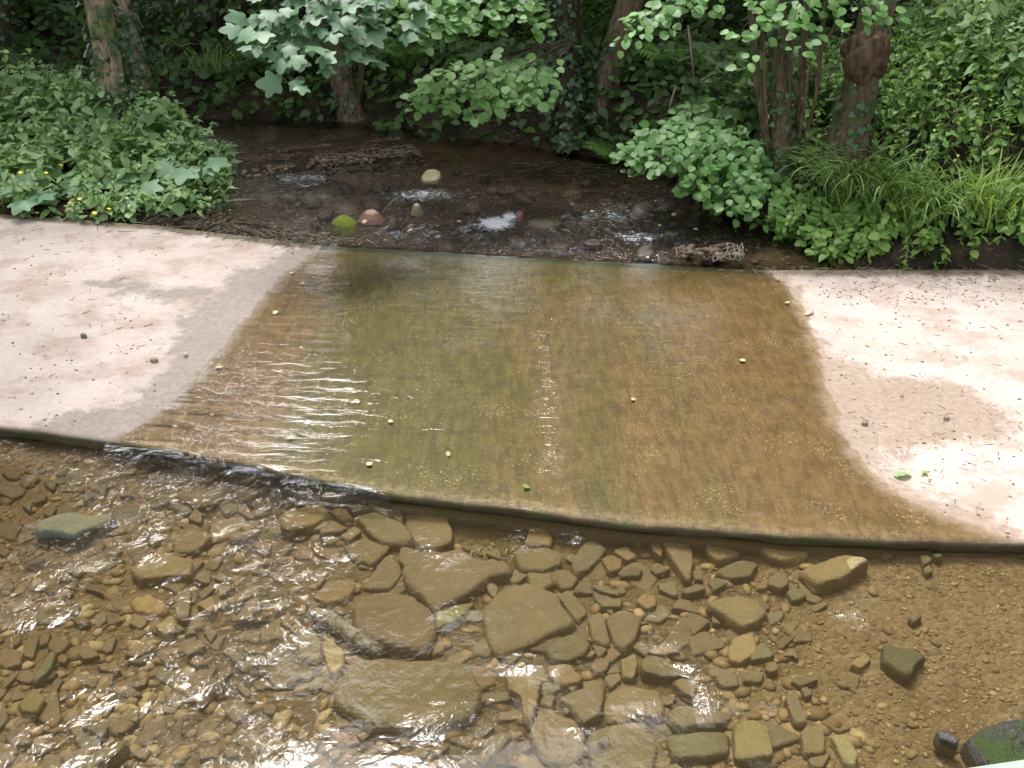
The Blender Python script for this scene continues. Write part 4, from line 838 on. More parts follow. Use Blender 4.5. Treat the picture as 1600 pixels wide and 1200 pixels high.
def herb(mb_l, mb_s, base, h, leaf, r, tpl=OVATE, pairs=5, lean=None, tone=0.0, lo=.12):
    """upright stem with crossed leaf pairs"""
    lean = r.normal(0, .16, 2) if lean is None else lean
    b = np.array(base, float); top = b + np.array([lean[0] * h, lean[1] * h, h])
    mid = b * .5 + top * .5 + np.array([lean[0] * -.12 * h, lean[1] * -.12 * h, .04 * h])
    mb_s.tube([b, mid, top], [.005, .004, .002], 4, 0, r.random(), cap=False)
    y0 = r.uniform(0, PI); P = []; Yw = []; Sz = []
    for k in range(pairs):
        t = lo + (1 - lo) * (k + .5) / pairs; q = b * (1 - t) + top * t
        for e in (0, 1):
            P.append(q + r.normal(0, .006, 3)); Yw.append(y0 + k * PI / 2 + e * PI + r.normal(0, .3)); Sz.append(leaf * (1.15 - .62 * abs(t - .55) ** 1.2) * r.uniform(.75, 1.2) * (1.0 if t < .9 else .65))
    for e in range(3): P.append(top); Yw.append(y0 + e * 2.1); Sz.append(leaf * .45)
    n = len(P); Mx = frames(n, .28, np.array(Yw), (0, -.12, 1), r)
    # droop the leaf: rotate y axis down a little
    Mx[:, :, 1] += np.array([0, 0, -.25]); Mx[:, :, 1] /= np.linalg.norm(Mx[:, :, 1], axis=1, keepdims=True)
    mb_l.leaves(tpl, np.array(P), Mx, np.array(Sz), np.clip(r.normal(.52 + tone, .27, n), 0, 1))

# the big nettle bed on the left bank: one tangled mass
LEFT = poly_z([(-700, 332), (-100, 338), (0, 344), (60, 349), (150, 349), (235, 347), (318, 337), (340, 322), (346, 300), (362, 276), (366, 258), (330, 240), (230, 228), (0, 222), (-400, 215), (-900, 240)], .03)
def sample_poly(P, n, r):
    lo, hi = P.min(0), P.max(0); out = []
    while len(out) < n:
        q = r.uniform(lo, hi, (n * 3, 2)); q = q[sdpoly(q[:, 0], q[:, 1], P) < 0]; out += list(q)
    return np.array(out[:n])
r = np.random.default_rng(101)
ml, ms = MB(), MB()
pts = sample_poly(LEFT, 1700, r)
sdl = -sdpoly(pts[:, 0], pts[:, 1], LEFT); zz = ground_z(pts[:, 0], pts[:, 1])
for (x, y), d, z in zip(pts, sdl, zz):
    if x < -8: continue
    h = .12 + (.15 + .56 * float(sst(8.5, 9.4, y + .25 * max(0, x + 3.4)))) * float(sst(.0, .9, d)) * r.uniform(.5, 1.2) + r.uniform(0, .1) + (.16 if r.random() < .07 else 0)
    lean = r.normal(0, .16, 2) + np.array([.22, -.22]) * float(sst(.6, 0, d))
    kind = r.random()
    lf = r.uniform(.06, .135) * (.8 + .3 * float(sst(0, .8, d)))
    herb(ml, ms, (x, y, z - .02), h, lf, r, OVATE if kind < .62 else (ROUND if kind < .85 else IVY), int(3 + h * 6), lean, .5 * vnoise(x * 1.9, y * 1.9, 5))
nb = ml.build('nettle_undergrowth', M['nettle']); tag(nb, 'tangled bed of nettles and leafy weeds on the left bank', 'undergrowth', kind='stuff')
st = ms.build('nettle_stems', M['stem']); tag(st, kind='stuff'); st['label'] = 'thin green stems inside the nettle bed on the left bank'; st['category'] = 'undergrowth'
# single cow-parsnip plants with big pale lobed leaves among the nettles
def hogweed(px, py, Y, s, label, seed):
    r = np.random.default_rng(seed); q = at_y(px, py, Y); g = gz(q.x, q.y); root = empty('hogweed', (q.x, q.y, g))
    sb = MB(); ht = max(.12, q.z - g); lf = []
    for k in range(3):
        yaw = R(-90 + (k - 1) * 70 + r.normal(0, 14)); e = np.array([math.cos(yaw) * s * .45, math.sin(yaw) * s * .45, ht + r.uniform(-.03, .05)])
        sb.tube([(0, 0, 0), e * np.array([.25, .25, .7]), e], [.006, .005, .003], 5, 0, r.random())
        lb = MB(); Mx = frames(1, .12, np.array([yaw]), (0, -.35, 1), r); lb.leaves(SYC, e[None], Mx, np.array([s * r.uniform(.55, .75)]), np.array([r.uniform(.5, 1)]))
        for side in (-1, 1):
            Mx = frames(1, .15, np.array([yaw + side * 1.0]), (0, -.35, 1), r); lb.leaves(SYC, (e * .93)[None], Mx, np.array([s * r.uniform(.4, .5)]), np.array([r.uniform(.4, .9)]))
        lf.append(lb)
    sb.build('stem', M['stem'], root)
    for lb in lf: lb.build('leaf', M['hogweed'], root)
    tag(root, label, 'plant')
hogweed(85, 290, 7.75, .36, 'large pale lobed leaf at the far left front of the nettle bed', 1)
hogweed(150, 272, 7.9, .34, 'big jagged leaves in front of the ivy-covered trunk on the left bank', 2)
hogweed(200, 302, 7.7, .28, 'lobed leaves low in the front of the nettle bed near the buttercups', 3)
hogweed(300, 258, 8.0, .32, 'broad lobed leaves at the right-hand shoulder of the nettle bed', 4)
hogweed(55, 316, 7.55, .26, 'small lobed leaves at the foot of the nettle bed by the slab', 5)
# buttercups
bc = empty('buttercup', (0, 0, 0)); tag(bc, 'tiny yellow buttercup flower among the leaves of the left bank', 'flower', 'buttercups on the left bank')
fb = MB()
for k in range(5):
    a = k * 2 * PI / 5; c = np.array([math.cos(a), math.sin(a), 0]) * .011
    Mx = frames(1, .02, np.array([a]), (math.cos(a) * -.5, math.sin(a) * -.5, 1)); fb.leaves(ROUND, (c * .1 + [0, 0, .30])[None], Mx, np.array([.019]), np.array([.5]))
fb.build('petals', M['yellow'], bc)
sb = MB(); sb.tube([(0.02, 0.01, 0), (.01, 0, .15), (0, 0, .30)], [.002, .0018, .0015], 4, 0, .6); sb.build('stem', M['stem'], bc)
for k, (px, py, Y) in enumerate([(40, 262, 7.7), (60, 265, 7.75), (75, 258, 7.8), (97, 310, 7.45), (115, 311, 7.42), (128, 313, 7.44), (136, 303, 7.5), (140, 326, 7.3), (150, 325, 7.32), (42, 336, 7.25), (255, 72, 9.2), (282, 215, 8.1)]):
    o = bc if k == 0 else copy_tree(bc); q = at_y(px, py, Y - .12); o.location = (q.x, q.y, q.z - .30); o.rotation_euler = (R(18), 0, k)

# right bank: weeds, brambles, sedge
r = np.random.default_rng(202)
ml, ms = MB(), MB()
GR = [at_y(1535, 378, 6.85)[:2], at_y(1412, 400, 6.75)[:2], at_y(1490, 360, 6.9)[:2]]
RB = poly_z([(1120, 330), (1190, 352), (1270, 380), (1330, 404), (1420, 421), (1560, 425), (1900, 425), (2300, 380), (2300, 215), (1500, 180), (1180, 220), (1080, 285)], .08)
pts = sample_poly(RB, 2300, r); zz = ground_z(pts[:, 0], pts[:, 1]); sdr = -sdpoly(pts[:, 0], pts[:, 1], RB)
for (x, y), d, z in zip(pts, sdr, zz):
    if x > 7.5 or any((x - a) ** 2 + (y - b) ** 2 < .035 for a, b in GR): continue
    h = .12 + .42 * float(sst(0, .9, d)) * r.uniform(.6, 1.2)
    lean = r.normal(0, .2, 2) + np.array([-.25, -.25]) * float(sst(.5, 0, d))
    kd = r.random()
    herb(ml, ms, (x, y, z - .02), h, r.uniform(.045, .085), r, OVATE if kd < .45 else (ROUND if kd < .8 else LANCE), int(3 + h * 7), lean, .5 * vnoise(x * 1.6, y * 1.6, 6))
rb = ml.build('bank_undergrowth', M['bramble']); tag(rb, 'thick green weeds and brambles covering the right bank', 'undergrowth', kind='stuff')
st = ms.build('bank_stems', M['stem']); tag(st, 'thin green stems inside the weeds of the right bank', 'undergrowth', kind='stuff')
# taller paler nettles at the top right
ml = MB(); ms = MB()
RT = np.array([(3.4, 7.6), (4.4, 7.3), (6.5, 7.6), (7.5, 9), (7, 11.5), (4.6, 11.5), (3.7, 9.6)])
for (x, y) in sample_poly(RT, 620, r):
    h = r.uniform(.45, .95)
    herb(ml, ms, (x, y, gz(x, y) - .02), h, r.uniform(.09, .13), r, OVATE, int(4 + h * 6), None, .12 + .2 * vnoise(x * 1.2, y * 1.2, 7))
tag(ml.build('tall_undergrowth', M['nettle']), 'tall pale nettles filling the top of the right bank', 'undergrowth', kind='stuff')
tag(ms.build('tall_stems', M['stem']), 'stems under the tall pale nettles of the right bank', 'undergrowth', kind='stuff')
def tussock(name, px, py, Y, n, L, w, mat, label, cat, seed, headmu=None, bend=(1.3, 2.4), rad=.09):
    r = np.random.default_rng(seed); q = at_y(px, py, Y); g = gz(q.x, q.y); mb = MB()
    for k in range(n):
        hd = r.uniform(0, 2 * PI) if headmu is None or r.random() < .3 else r.normal(headmu, .6)
        b = (q.x + r.normal(0, rad), q.y + r.normal(0, rad), g - .02)
        blade(mb, b, hd, L * r.uniform(.55, 1.15), w * r.uniform(.7, 1.3), r.uniform(*bend), r.random(), 7, r.normal(0, .5))
    return tag(mb.build(name, M[mat]), label, cat)
tussock('sedge_tussock', 1345, 300, 7.15, 330, .70, .015, 'sedge', 'large arching sedge tussock at the foot of the swollen trunk', 'grass tuft', 1, R(200), rad=.16)
tussock('sedge_tussock', 1450, 320, 6.95, 240, .60, .015, 'sedge', 'smaller sedge tussock right of the large arching one', 'grass tuft', 2, R(250), rad=.14)
tussock('grass_tuft', 1535, 378, 6.85, 240, .50, .016, 'grass', 'bright yellow-green grass tuft near the right edge of the slab', 'grass tuft', 3, None, (.7, 2.0), .13)
tussock('grass_tuft', 1412, 400, 6.75, 60, .52, .016, 'grass', 'few long upright grass blades beside the slab left of the bright tuft', 'grass tuft', 4, R(100), (.5, 1.4), .04)
tussock('grass_tuft', 1590, 412, 6.72, 45, .26, .010, 'grass', 'short grass tuft at the slab edge right of the bright tuft', 'grass tuft', 5, None, (1.0, 2.2), .05)
tussock('grass_tuft', 348, 165, 11.0, 60, .7, .012, 'sedge', 'thin pale grass blades drooping over the upper pool', 'grass tuft', 6, R(-60), (1.4, 2.6), .12)

# shrubs: branches and foliage
def shrub(name, rootp, tips, n_leaf, leaf, tpl, lmat, label, cat, seed, spread=.10, rad=.014, group=None, bmat='bark_dark', tone=0, lean=(0, -.45, 1)):
    r = np.random.default_rng(seed); root = empty(name, rootp); rp = np.array(tuple(rootp)); wb, lb = MB(), MB()
    for tp in tips:
        t = np.array(tuple(tp)) - rp; m = t * .5 + np.array([0, 0, .22 * np.linalg.norm(t)]) + r.normal(0, .05, 3)
        cv = [np.zeros(3) + r.normal(0, .03, 3) * [1, 1, 0], m * .55, m * .9 + t * .1, m * .35 + t * .65, t]
        wb.tube(cv, np.linspace(rad, .002, 5), 5, 0, r.random())
        spray_leaves(lb, cv, n_leaf, leaf, tpl, r, spread, tone, lean)
    wb.build('branches', M[bmat], root); lb.build('foliage', M[lmat], root)
    return tag(root, label, cat, group)
def spray_leaves(lb, cv, n, leaf, tpl, r, spread=.1, tone=0, lean=(0, -.45, 1), lo=.35):
    cv = np.array(cv); t = lo + (1 - lo) * r.random(n) ** .75; k = np.clip((t * (len(cv) - 1)).astype(int), 0, len(cv) - 2); f = t * (len(cv) - 1) - k
    P = cv[k] * (1 - f[:, None]) + cv[k + 1] * f[:, None]; d = cv[-1] - cv[-2]; hd = math.atan2(d[1], d[0])
    side = r.choice([-1, 1], n); off = r.uniform(.1, 1, n) * spread * (1.3 - .7 * t)
    yaw = hd + side * r.uniform(.3, 1.3, n)
    P = P + np.stack([np.cos(hd + side * 1.45) * off, np.sin(hd + side * 1.45) * off, r.normal(0, .22 * spread, n) - .12 * off], 1)
    Mx = frames(n, .24, yaw, lean, r)
    lb.leaves(tpl, P, Mx, leaf * r.uniform(.65, 1.15, n), np.clip(r.normal(.5 + tone, .22, n), 0, 1))
tp = [at_y(px, py, Y) for px, py, Y in [(975, 252, 7.3), (985, 236, 7.4), (1005, 262, 7.2), (1010, 222, 7.5), (1040, 205, 7.8), (1035, 240, 7.3), (1060, 265, 7.2), (1075, 225, 7.5), (1080, 300, 7.1), (1095, 250, 7.3), (1120, 205, 7.9), (1130, 270, 7.2), (1135, 320, 7.0), (1160, 300, 7.1), (1165, 235, 7.5), (1190, 330, 6.95), (1060, 180, 8.2), (1100, 165, 8.4), (1150, 190, 8.2)]]
shrub('hazel_shrub', at_y(1190, 300, 8.0), tp, 88, .074, ROUND, 'hazel', 'rounded-leaf shrub leaning from the right bank over the stream', 'shrub', 11, .19, tone=-.08)
tp = [at_y(px, py, Y) for px, py, Y in [(1268, 372, 6.75), (1285, 395, 6.65), (1310, 408, 6.6), (1330, 380, 6.6), (1345, 345, 6.75), (1380, 330, 6.8), (1395, 360, 6.65), (1300, 340, 6.85), (1320, 310, 7.0), (1370, 300, 7.0), (1400, 395, 6.6), (1360, 385, 6.55)]]
shrub('bramble_bush', at_y(1350, 355, 7.2), tp, 84, .06, ROUND, 'bramble', 'bramble with pale three-part leaves trailing to the water at the right slab corner', 'shrub', 12, .13, .008, tone=.2)
tp = [at_y(px, py, Y) for px, py, Y in [(1215, 345, 6.95), (1235, 368, 6.9), (1255, 350, 6.9), (1200, 310, 7.1), (1240, 310, 7.1), (1265, 325, 7.0), (1290, 290, 7.3), (1220, 270, 7.5)]]
shrub('bank_shrub', at_y(1250, 320, 7.6), tp, 80, .06, OVATE, 'bramble', 'dark low shrub over the water between hazel and bramble', 'shrub', 13, .14, .008)

# far bank: ivy and weeds in the deep shade
r = np.random.default_rng(303)
n = 46000; q = np.stack([r.uniform(-8, 8, n), 8.0 + 12 * r.random(n) ** 1.7], 1); d = channel_sd(q[:, 0], q[:, 1])
q = q[(d > .06) & (sdpoly(q[:, 0], q[:, 1], LEFT) > 0) & ~((q[:, 0] > 3.2) & (q[:, 1] < 11))]
n = len(q); lump = fbm(q[:, 0] * .9, q[:, 1] * .9, 71, 3)
hh = r.random(n) ** 1.5 * np.clip(.25 + .9 * lump, .05, 1)
lb = MB(); Mx = frames(n, .45, None, (0, -.5, 1), r)
lb.leaves(OVATE, np.column_stack([q, ground_z(q[:, 0], q[:, 1]) + .02 + hh]), Mx, r.uniform(.07, .15, n), np.clip(r.normal(.4 + .4 * lump, .2, n), 0, 1))
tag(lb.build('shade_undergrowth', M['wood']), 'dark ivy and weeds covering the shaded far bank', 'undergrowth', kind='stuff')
def fern(px, py, Y, L, n, label, seed, tone=.5):
    r = np.random.default_rng(seed); p = at_y(px, py, Y); g = gz(p.x, p.y); root = empty('fern', (p.x, p.y, max(g, p.z - L * .5)))
    for k in range(n):
        hd = k * 2 * PI / n + r.normal(0, .2); mb = MB(); c = np.zeros(3); el = R(72); d = np.array([math.cos(hd), math.sin(hd), 0]); s = np.array([-d[1], d[0], 0])
        P, Yw, Sz = [], [], []; cv = [c.copy()]
        for j in range(16):
            c = c + (d * math.cos(el) + np.array([0, 0, 1]) * math.sin(el)) * L / 16; el -= .10; cv.append(c.copy()); t = (j + 1) / 16
            for e in (-1, 1): P.append(c); Yw.append(hd + e * 1.25); Sz.append(L * .26 * math.sin(PI * (.12 + .86 * t)) + .01)
        mb.tube(cv, np.linspace(.004, .001, len(cv)), 4, 0, .4)
        Mx = frames(len(P), .08, np.array(Yw), (d[0] * -.4, d[1] * -.4, 1), r); mb.leaves(LANCE, np.array(P), Mx, np.array(Sz), np.clip(r.normal(tone, .15, len(P)), 0, 1))
        mb.build('frond', M['fern'], root)
    tag(root, label, 'fern')
fern(1055, 130, 9.6, .62, 9, 'bright green fern on the far bank right of the leaning trunk', 1, .8)
fern(460, 165, 11.2, .8, 9, 'dim fern hanging over the upper pool left of the sycamore trunk', 2, .3)
fern(500, 172, 11.0, .6, 8, 'small dim fern beside the sycamore trunk', 3, .2)
fern(640, 205, 10.4, .55, 8, 'fern at the water line right of the sycamore trunk', 4, .4)
fern(960, 225, 9.0, .4, 7, 'small strap-leaved fern at the foot of the leaning trunk', 5, .5)

# ------------------------------------------------------------------ trees
def crown_leaves(lb, c, rad, n, leaf, tpl, seed, clumps=46):
    r = np.random.default_rng(seed); c = np.array(c, float); rad = np.array(rad, float)
    u = r.normal(0, 1, (clumps, 3)); u /= np.linalg.norm(u, axis=1, keepdims=True); cc = c + u * rad * (r.random((clumps, 1)) ** .4)
    k = r.integers(0, clumps, n); P = cc[k] + r.normal(0, 1, (n, 3)) * rad * np.array([.17, .17, .10])
    lb.leaves(tpl, P, frames(n, .5, None, (0, 0, 1), r), leaf * r.uniform(.7, 1.25, n), np.clip(r.normal(.45, .22, n), 0, 1))
    return cc
def trunk_tube(mb, pts, rad, seed=0, seg=14, jit=.10):
    pts = [np.array(tuple(p), float) for p in pts]; out = []; rr = []
    m = 6
    for k in range(len(pts) - 1):
        for j in range(m): t = j / m; out.append(pts[k] * (1 - t) + pts[k + 1] * t); rr.append(rad[k] * (1 - t) + rad[k + 1] * t)
    out.append(pts[-1]); rr.append(rad[-1])
    mb.tube(out, rr, seg, jit, .5, seed, cap=False)
    return out, rr
def ivy_on(lb, out, rr, n, r, lo=0, hi=1, size=.06, sec=None):
    k = (r.uniform(lo, hi, n) * (len(out) - 1.01)).astype(int); f = r.random(n); O = np.array(out); Rr = np.array(rr)
    c = O[k] * (1 - f[:, None]) + O[k + 1] * f[:, None]; rad = Rr[k]
    a = r.uniform(0, 2 * PI, n) if sec is None else r.normal(sec[0], sec[1], n)
    nv = np.stack([np.cos(a), np.sin(a), np.zeros(n)], 1); P = c + nv * (rad + r.uniform(.005, .05, n))[:, None]
    z = nv + np.stack([np.zeros(n), np.zeros(n), r.uniform(.2, .8, n)], 1) + r.normal(0, .3, (n, 3)); z /= np.linalg.norm(z, axis=1, keepdims=True)
    y = np.tile([0, 0, -1.0], (n, 1)) + r.normal(0, .5, (n, 3)); y -= z * (y * z).sum(1, keepdims=True); y /= np.linalg.norm(y, axis=1, keepdims=True)
    lb.leaves(IVY, P, np.stack([np.cross(y, z), y, z], 2), size * r.uniform(.6, 1.2, n), r.random(n))
def loc(mbs, root): return None
def tree(name, base, pts, rad, label, crown=None, bark='bark', ivy=None, sprays=None, lmat='hazel', seed=0, extra=None, cat='tree', burr=None, group=None):
    """pts world; everything is built relative to base"""
    r = np.random.default_rng(seed + 900); base = np.array(tuple(base), float); root = empty(name, base)
    mb = MB(); out, rr = trunk_tube(mb, [np.array(tuple(p)) - base for p in pts], rad, seed)
    for (ps, rd) in (extra or []): trunk_tube(mb, [np.array(tuple(p)) - base for p in ps], rd, seed + 5, 8)
    lb = MB(); cc = None
    if crown:
        c, rd, n, lf = crown; cc = crown_leaves(lb, np.array(c) - base, rd, n, lf, ROUND, seed)
        for q in cc[:9]: mb.tube([out[-1], out[-1] * .5 + q * .5 + np.array([0, 0, .3]), q], [rad[-1] * .5, .03, .01], 5)
    mb.build('trunk', M[bark], root)
    if burr:
        c, sz = burr; bm = bmesh.new(); bmesh.ops.create_icosphere(bm, subdivisions=4, radius=1)
        for v in bm.verts:
            k = 1 + .38 * float(fbm(v.co.x * 2.6 + 3, v.co.z * 2.6 + v.co.y * 2, 8, 5)); v.co = Vector((v.co.x * sz[0] * k, v.co.y * sz[1] * k, v.co.z * sz[2] * k)) + Vector(np.array(tuple(c)) - base)
        me = bpy.data.meshes.new('burr'); bm.to_mesh(me); bm.free(); me.materials.append(M['burr'])
        for p in me.polygons: p.use_smooth = True
        o = bpy.data.objects.new('burr', me); COL.objects.link(o); o.parent = root
    if ivy:
        ib = MB(); ivy_on(ib, out, rr, ivy[0], r, ivy[1], ivy[2], ivy[3], ivy[4] if len(ivy) > 4 else None); ib.build('ivy', M['ivy'], root)
    if sprays:
        for (rt, tips, nl, lf, tpl, sp, m) in sprays:
            wb, sl = MB(), MB(); rt = np.array(tuple(rt)) - base
            top = np.array(out[-1]); wb.tube([top * .4 + np.array(out[len(out) // 2]) * .6, (top + rt) / 2 + np.array([0, 0, .5]), rt], [.05, .03, .016], 6)
            for tpv in tips:
                t = np.array(tuple(tpv)) - base; mid = rt * .45 + t * .55 + np.array([0, 0, .10]); cv = [rt, rt * .7 + mid * .3 + [0, 0, .05], mid, mid * .45 + t * .55 + [0, 0, .03], t]
                wb.tube(cv, [.006, .005, .004, .003, .0015], 5); spray_leaves(sl, cv, nl, lf, tpl, r, sp, .12, (0, -.5, 1), .58)
            b = wb.build('branch', M['bark_dark'], root); sl.build('leaves', M[m], b)
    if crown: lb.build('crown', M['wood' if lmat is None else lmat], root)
    return tag(root, label, cat, group)
AY = lambda L: [at_y(*q) for q in L]
def up(p, dx, dy, dz): return Vector(p) + Vector((dx, dy, dz))
# pale trunk with ivy on the left bank
b = at_y(188, 222, 9.0); b.z = gz(b.x, b.y) - .1; t0 = at_y(176, 130, 8.95); t1 = at_y(152, 0, 8.9)
tree('ash_tree', b, [b, at_y(184, 195, 9.0), t0, t1, up(t1, -.25, .1, 1.6), up(t1, -.6, .3, 3.6)], [.165, .135, .118, .112, .10, .08], 'pale ivy-flecked trunk standing in the nettle bed on the left bank', ((b.x + .4, b.y + 5.0, 6.6), (2.2, 1.9, 1.5), 2600, .20), 'bark_ivy', (420, .02, .62, .075), lmat=None, seed=1)
b = at_y(228, 130, 10.6); b.z = gz(b.x, b.y) - .1; t0 = at_y(208, 70, 10.6); t1 = at_y(188, 0, 10.6)
tree('ash_tree', b, [b, t0, t1, up(t1, -.4, .2, 2.2)], [.10, .09, .085, .07], 'thinner leaning trunk just behind the pale ivy-flecked one', ((b.x + .6, b.y + 4.2, 5.8), (2.0, 1.8, 1.3), 2000, .2), 'bark_ivy', (300, .1, .8, .07), lmat=None, seed=2)
# sycamore over the upper pool with its low branch of big leaves
b = at_y(556, 212, 10.4); b.z = gz(b.x, b.y) - .12; t0 = at_y(540, 150, 10.4); t1 = at_y(520, 70, 10.35); t2 = at_y(510, 0, 10.3)
syct = AY([(390, 52, 6.7), (398, 84, 6.6), (402, 30, 6.9), (445, 127, 6.5), (432, 100, 6.6), (470, 108, 6.6), (500, 92, 6.7), (545, 96, 6.8), (450, 66, 6.7), (480, 45, 6.8), (520, 50, 6.9), (560, 60, 7.0), (600, 66, 7.1), (590, 30, 7.1), (440, 15, 6.9), (500, 8, 6.9), (550, 8, 7.0), (620, 20, 7.3), (420, 66, 6.7), (525, 78, 6.8), (575, 88, 6.9)])
tree('sycamore_tree', b, [b, t0, t1, t2, up(t2, -.1, .1, 1.5), up(t2, -.2, .3, 3.4)], [.17, .125, .11, .10, .09, .07], 'sycamore behind the wire weir with big pale leaves drooping over the stream', ((b.x + .2, b.y + 4.4, 5.6), (2.6, 1.8, 1.4), 2600, .22), 'bark', (120, .1, .5, .06), [(at_y(580, -50, 7.8), syct, 6, .15, SYC, .26, 'syc')], seed=3, lmat=None,
     extra=[([b, at_y(566, 100, 10.6), at_y(556, 0, 10.7)], [.04, .035, .03])])
# ivy-wrapped trunk and its leaning twin on the far bank
hz1 = AY([(642, 150, 7.6), (650, 166, 7.5), (668, 140, 7.7), (692, 165, 7.5), (700, 130, 7.8), (725, 178, 7.4), (738, 160, 7.6), (745, 182, 7.4), (768, 160, 7.6), (760, 122, 8.0), (790, 140, 7.8), (810, 160, 7.6), (828, 165, 7.6), (830, 130, 8.0), (722, 142, 7.6)])
hz2 = AY([(640, 44, 7.5), (652, 70, 7.4), (690, 62, 7.5), (640, 12, 7.7), (690, 30, 7.6), (715, 48, 7.5), (740, 20, 7.7), (760, 46, 7.6), (780, 12, 7.8), (806, 30, 7.7), (830, 12, 7.9), (600, 22, 7.6), (850, 50, 7.9), (668, 8, 7.7), (720, 4, 7.8)])
b = at_y(898, 255, 9.35); b.z = gz(b.x, b.y) - .1; t1 = at_y(888, 110, 9.4); t2 = at_y(878, 0, 9.45)
tree('alder_tree', b, [b, at_y(893, 200, 9.35), t1, t2, up(t2, -.1, .1, 2.0), up(t2, -.1, .3, 4.2)], [.16, .125, .115, .11, .10, .08], 'upright ivy-wrapped trunk at the foot of the far bank', ((b.x + .3, b.y + 4.8, 6.0), (2.4, 2.0, 1.7), 3400, .22), 'bark_dark', (800, .02, .8, .075), [(at_y(905, 70, 8.9), hz1, 26, .088, ROUND, .15, 'hazel'), (at_y(760, -60, 8.2), hz2, 26, .085, ROUND, .16, 'hazel')], seed=4, lmat=None)
bz = AY([(962, 70, 6.9), (985, 62, 6.9), (1000, 44, 7.0), (1030, 46, 7.0), (1050, 26, 7.1), (1075, 14, 7.1), (1020, 24, 7.0), (1100, 22, 7.2)])
b = at_y(925, 235, 9.5); b.z = gz(b.x, b.y) - .1; t1 = at_y(952, 110, 9.55); t2 = at_y(985, 0, 9.6)
tree('alder_tree', b, [b, at_y(934, 195, 9.5), t1, t2, up(t2, .5, .1, 1.8), up(t2, .9, .3, 4.4)], [.17, .14, .13, .125, .11, .08], 'bare leaning trunk right of the ivy-wrapped one', ((b.x + .8, b.y + 4.6, 6.2), (2.2, 1.8, 1.7), 3400, .22), 'bark', (260, .0, .5, .07, (PI, .7)), [(at_y(1160, -40, 7.8), bz, 17, .075, ROUND, .12, 'hazel')], seed=5, lmat=None)
# multi-stemmed coppice on the right bank
rd = AY([(1150, 62, 6.9), (1166, 98, 6.8), (1180, 40, 7.0), (1205, 28, 7.0), (1240, 34, 6.9), (1262, 22, 6.9), (1255, 112, 6.8), (1250, 88, 6.8), (1290, 40, 7.0), (1340, 36, 6.8), (1358, 30, 6.8), (1395, 22, 6.9), (1180, 10, 7.1)])
b = at_y(1225, 250, 7.55); b.z = gz(b.x, b.y) - .1
st_ = lambda p0, p1, p2, rd_: ([b + Vector((p0, 0, 0)), at_y(*p1), at_y(*p2), up(at_y(*p2), .05, .1, 1.5)], [rd_ * 1.2, rd_, rd_ * .9, rd_ * .6])
e = [st_(-.08, (1185, 140, 7.55), (1172, 0, 7.60), .030), st_(.06, (1250, 150, 7.65), (1262, 0, 7.75), .034), st_(.12, (1275, 150, 7.45), (1290, 0, 7.45), .018), st_(.1, (1262, 120, 7.35), (1305, 40, 7.25), .014), st_(-.12, (1196, 160, 7.45), (1190, 0, 7.45), .016), st_(.02, (1236, 100, 7.45), (1240, 0, 7.35), .015)]
t1, t2 = at_y(1218, 120, 7.60), at_y(1214, 0, 7.65)
tree('coppiced_hazel', b, [b, at_y(1222, 200, 7.55), t1, t2, up(t2, 0, .2, 2.5)], [.11, .085, .075, .07, .04], 'clump of several thin upright stems on the right bank', ((b.x - .2, b.y + 5.2, 5.8), (2.0, 1.8, 1.5), 3000, .2), 'bark', (420, .02, .9, .06), [(at_y(1270, -50, 7.9), rd, 11, .075, ROUND, .12, 'hazel')], seed=6, lmat=None, extra=e)
# swollen trunk with a burr
b = at_y(1325, 250, 7.35); b.z = gz(b.x, b.y) - .15; t1 = at_y(1340, 150, 7.35); t2 = at_y(1360, 60, 7.35); t3 = at_y(1384, -60, 7.40)
tree('willow_tree', b, [b, at_y(1328, 200, 7.35), t1, t2, t3, up(t3, .3, .2, 2.4)], [.19, .15, .13, .12, .12, .09], 'thick dark trunk with a swollen brown burr on the right bank', ((b.x + 2.2, b.y + 5.2, 6.6), (2.3, 2.0, 1.7), 3400, .22), 'bark', (200, .0, .8, .07), seed=7, lmat=None, burr=(at_y(1352, 86, 7.16), (.155, .12, .19)))
b = Vector((-7.2, 6.9, 0)); b.z = gz(b.x, b.y) - .1  # out-of-view tree, added so its sparse crown dims the left slab
tree('ash_tree', b, [b, up(b, .1, 0, 2.2), up(b, .5, .1, 4.4)], [.2, .16, .11], 'unseen tree added on the left bank, its thin crown shading the left slab', ((-5.3, 7.3, 6.8), (2.2, 1.7, 1.2), 1500, .2), 'bark_ivy', lmat=None, seed=17)
b = at_y(2, 105, 11.2); b.z = gz(b.x, b.y) - .1; t1 = at_y(2, -20, 11.2)
tree('dark_tree', b, [b, t1, up(t1, 0, .2, 2.5)], [.10, .09, .07], 'dark slim trunk at the far left edge behind the nettles', ((b.x - .5, b.y + 2.6, 5.2), (2.2, 2.0, 1.4), 2400, .2), 'bark_dark', (100, 0, .7, .06), lmat=None, seed=8)
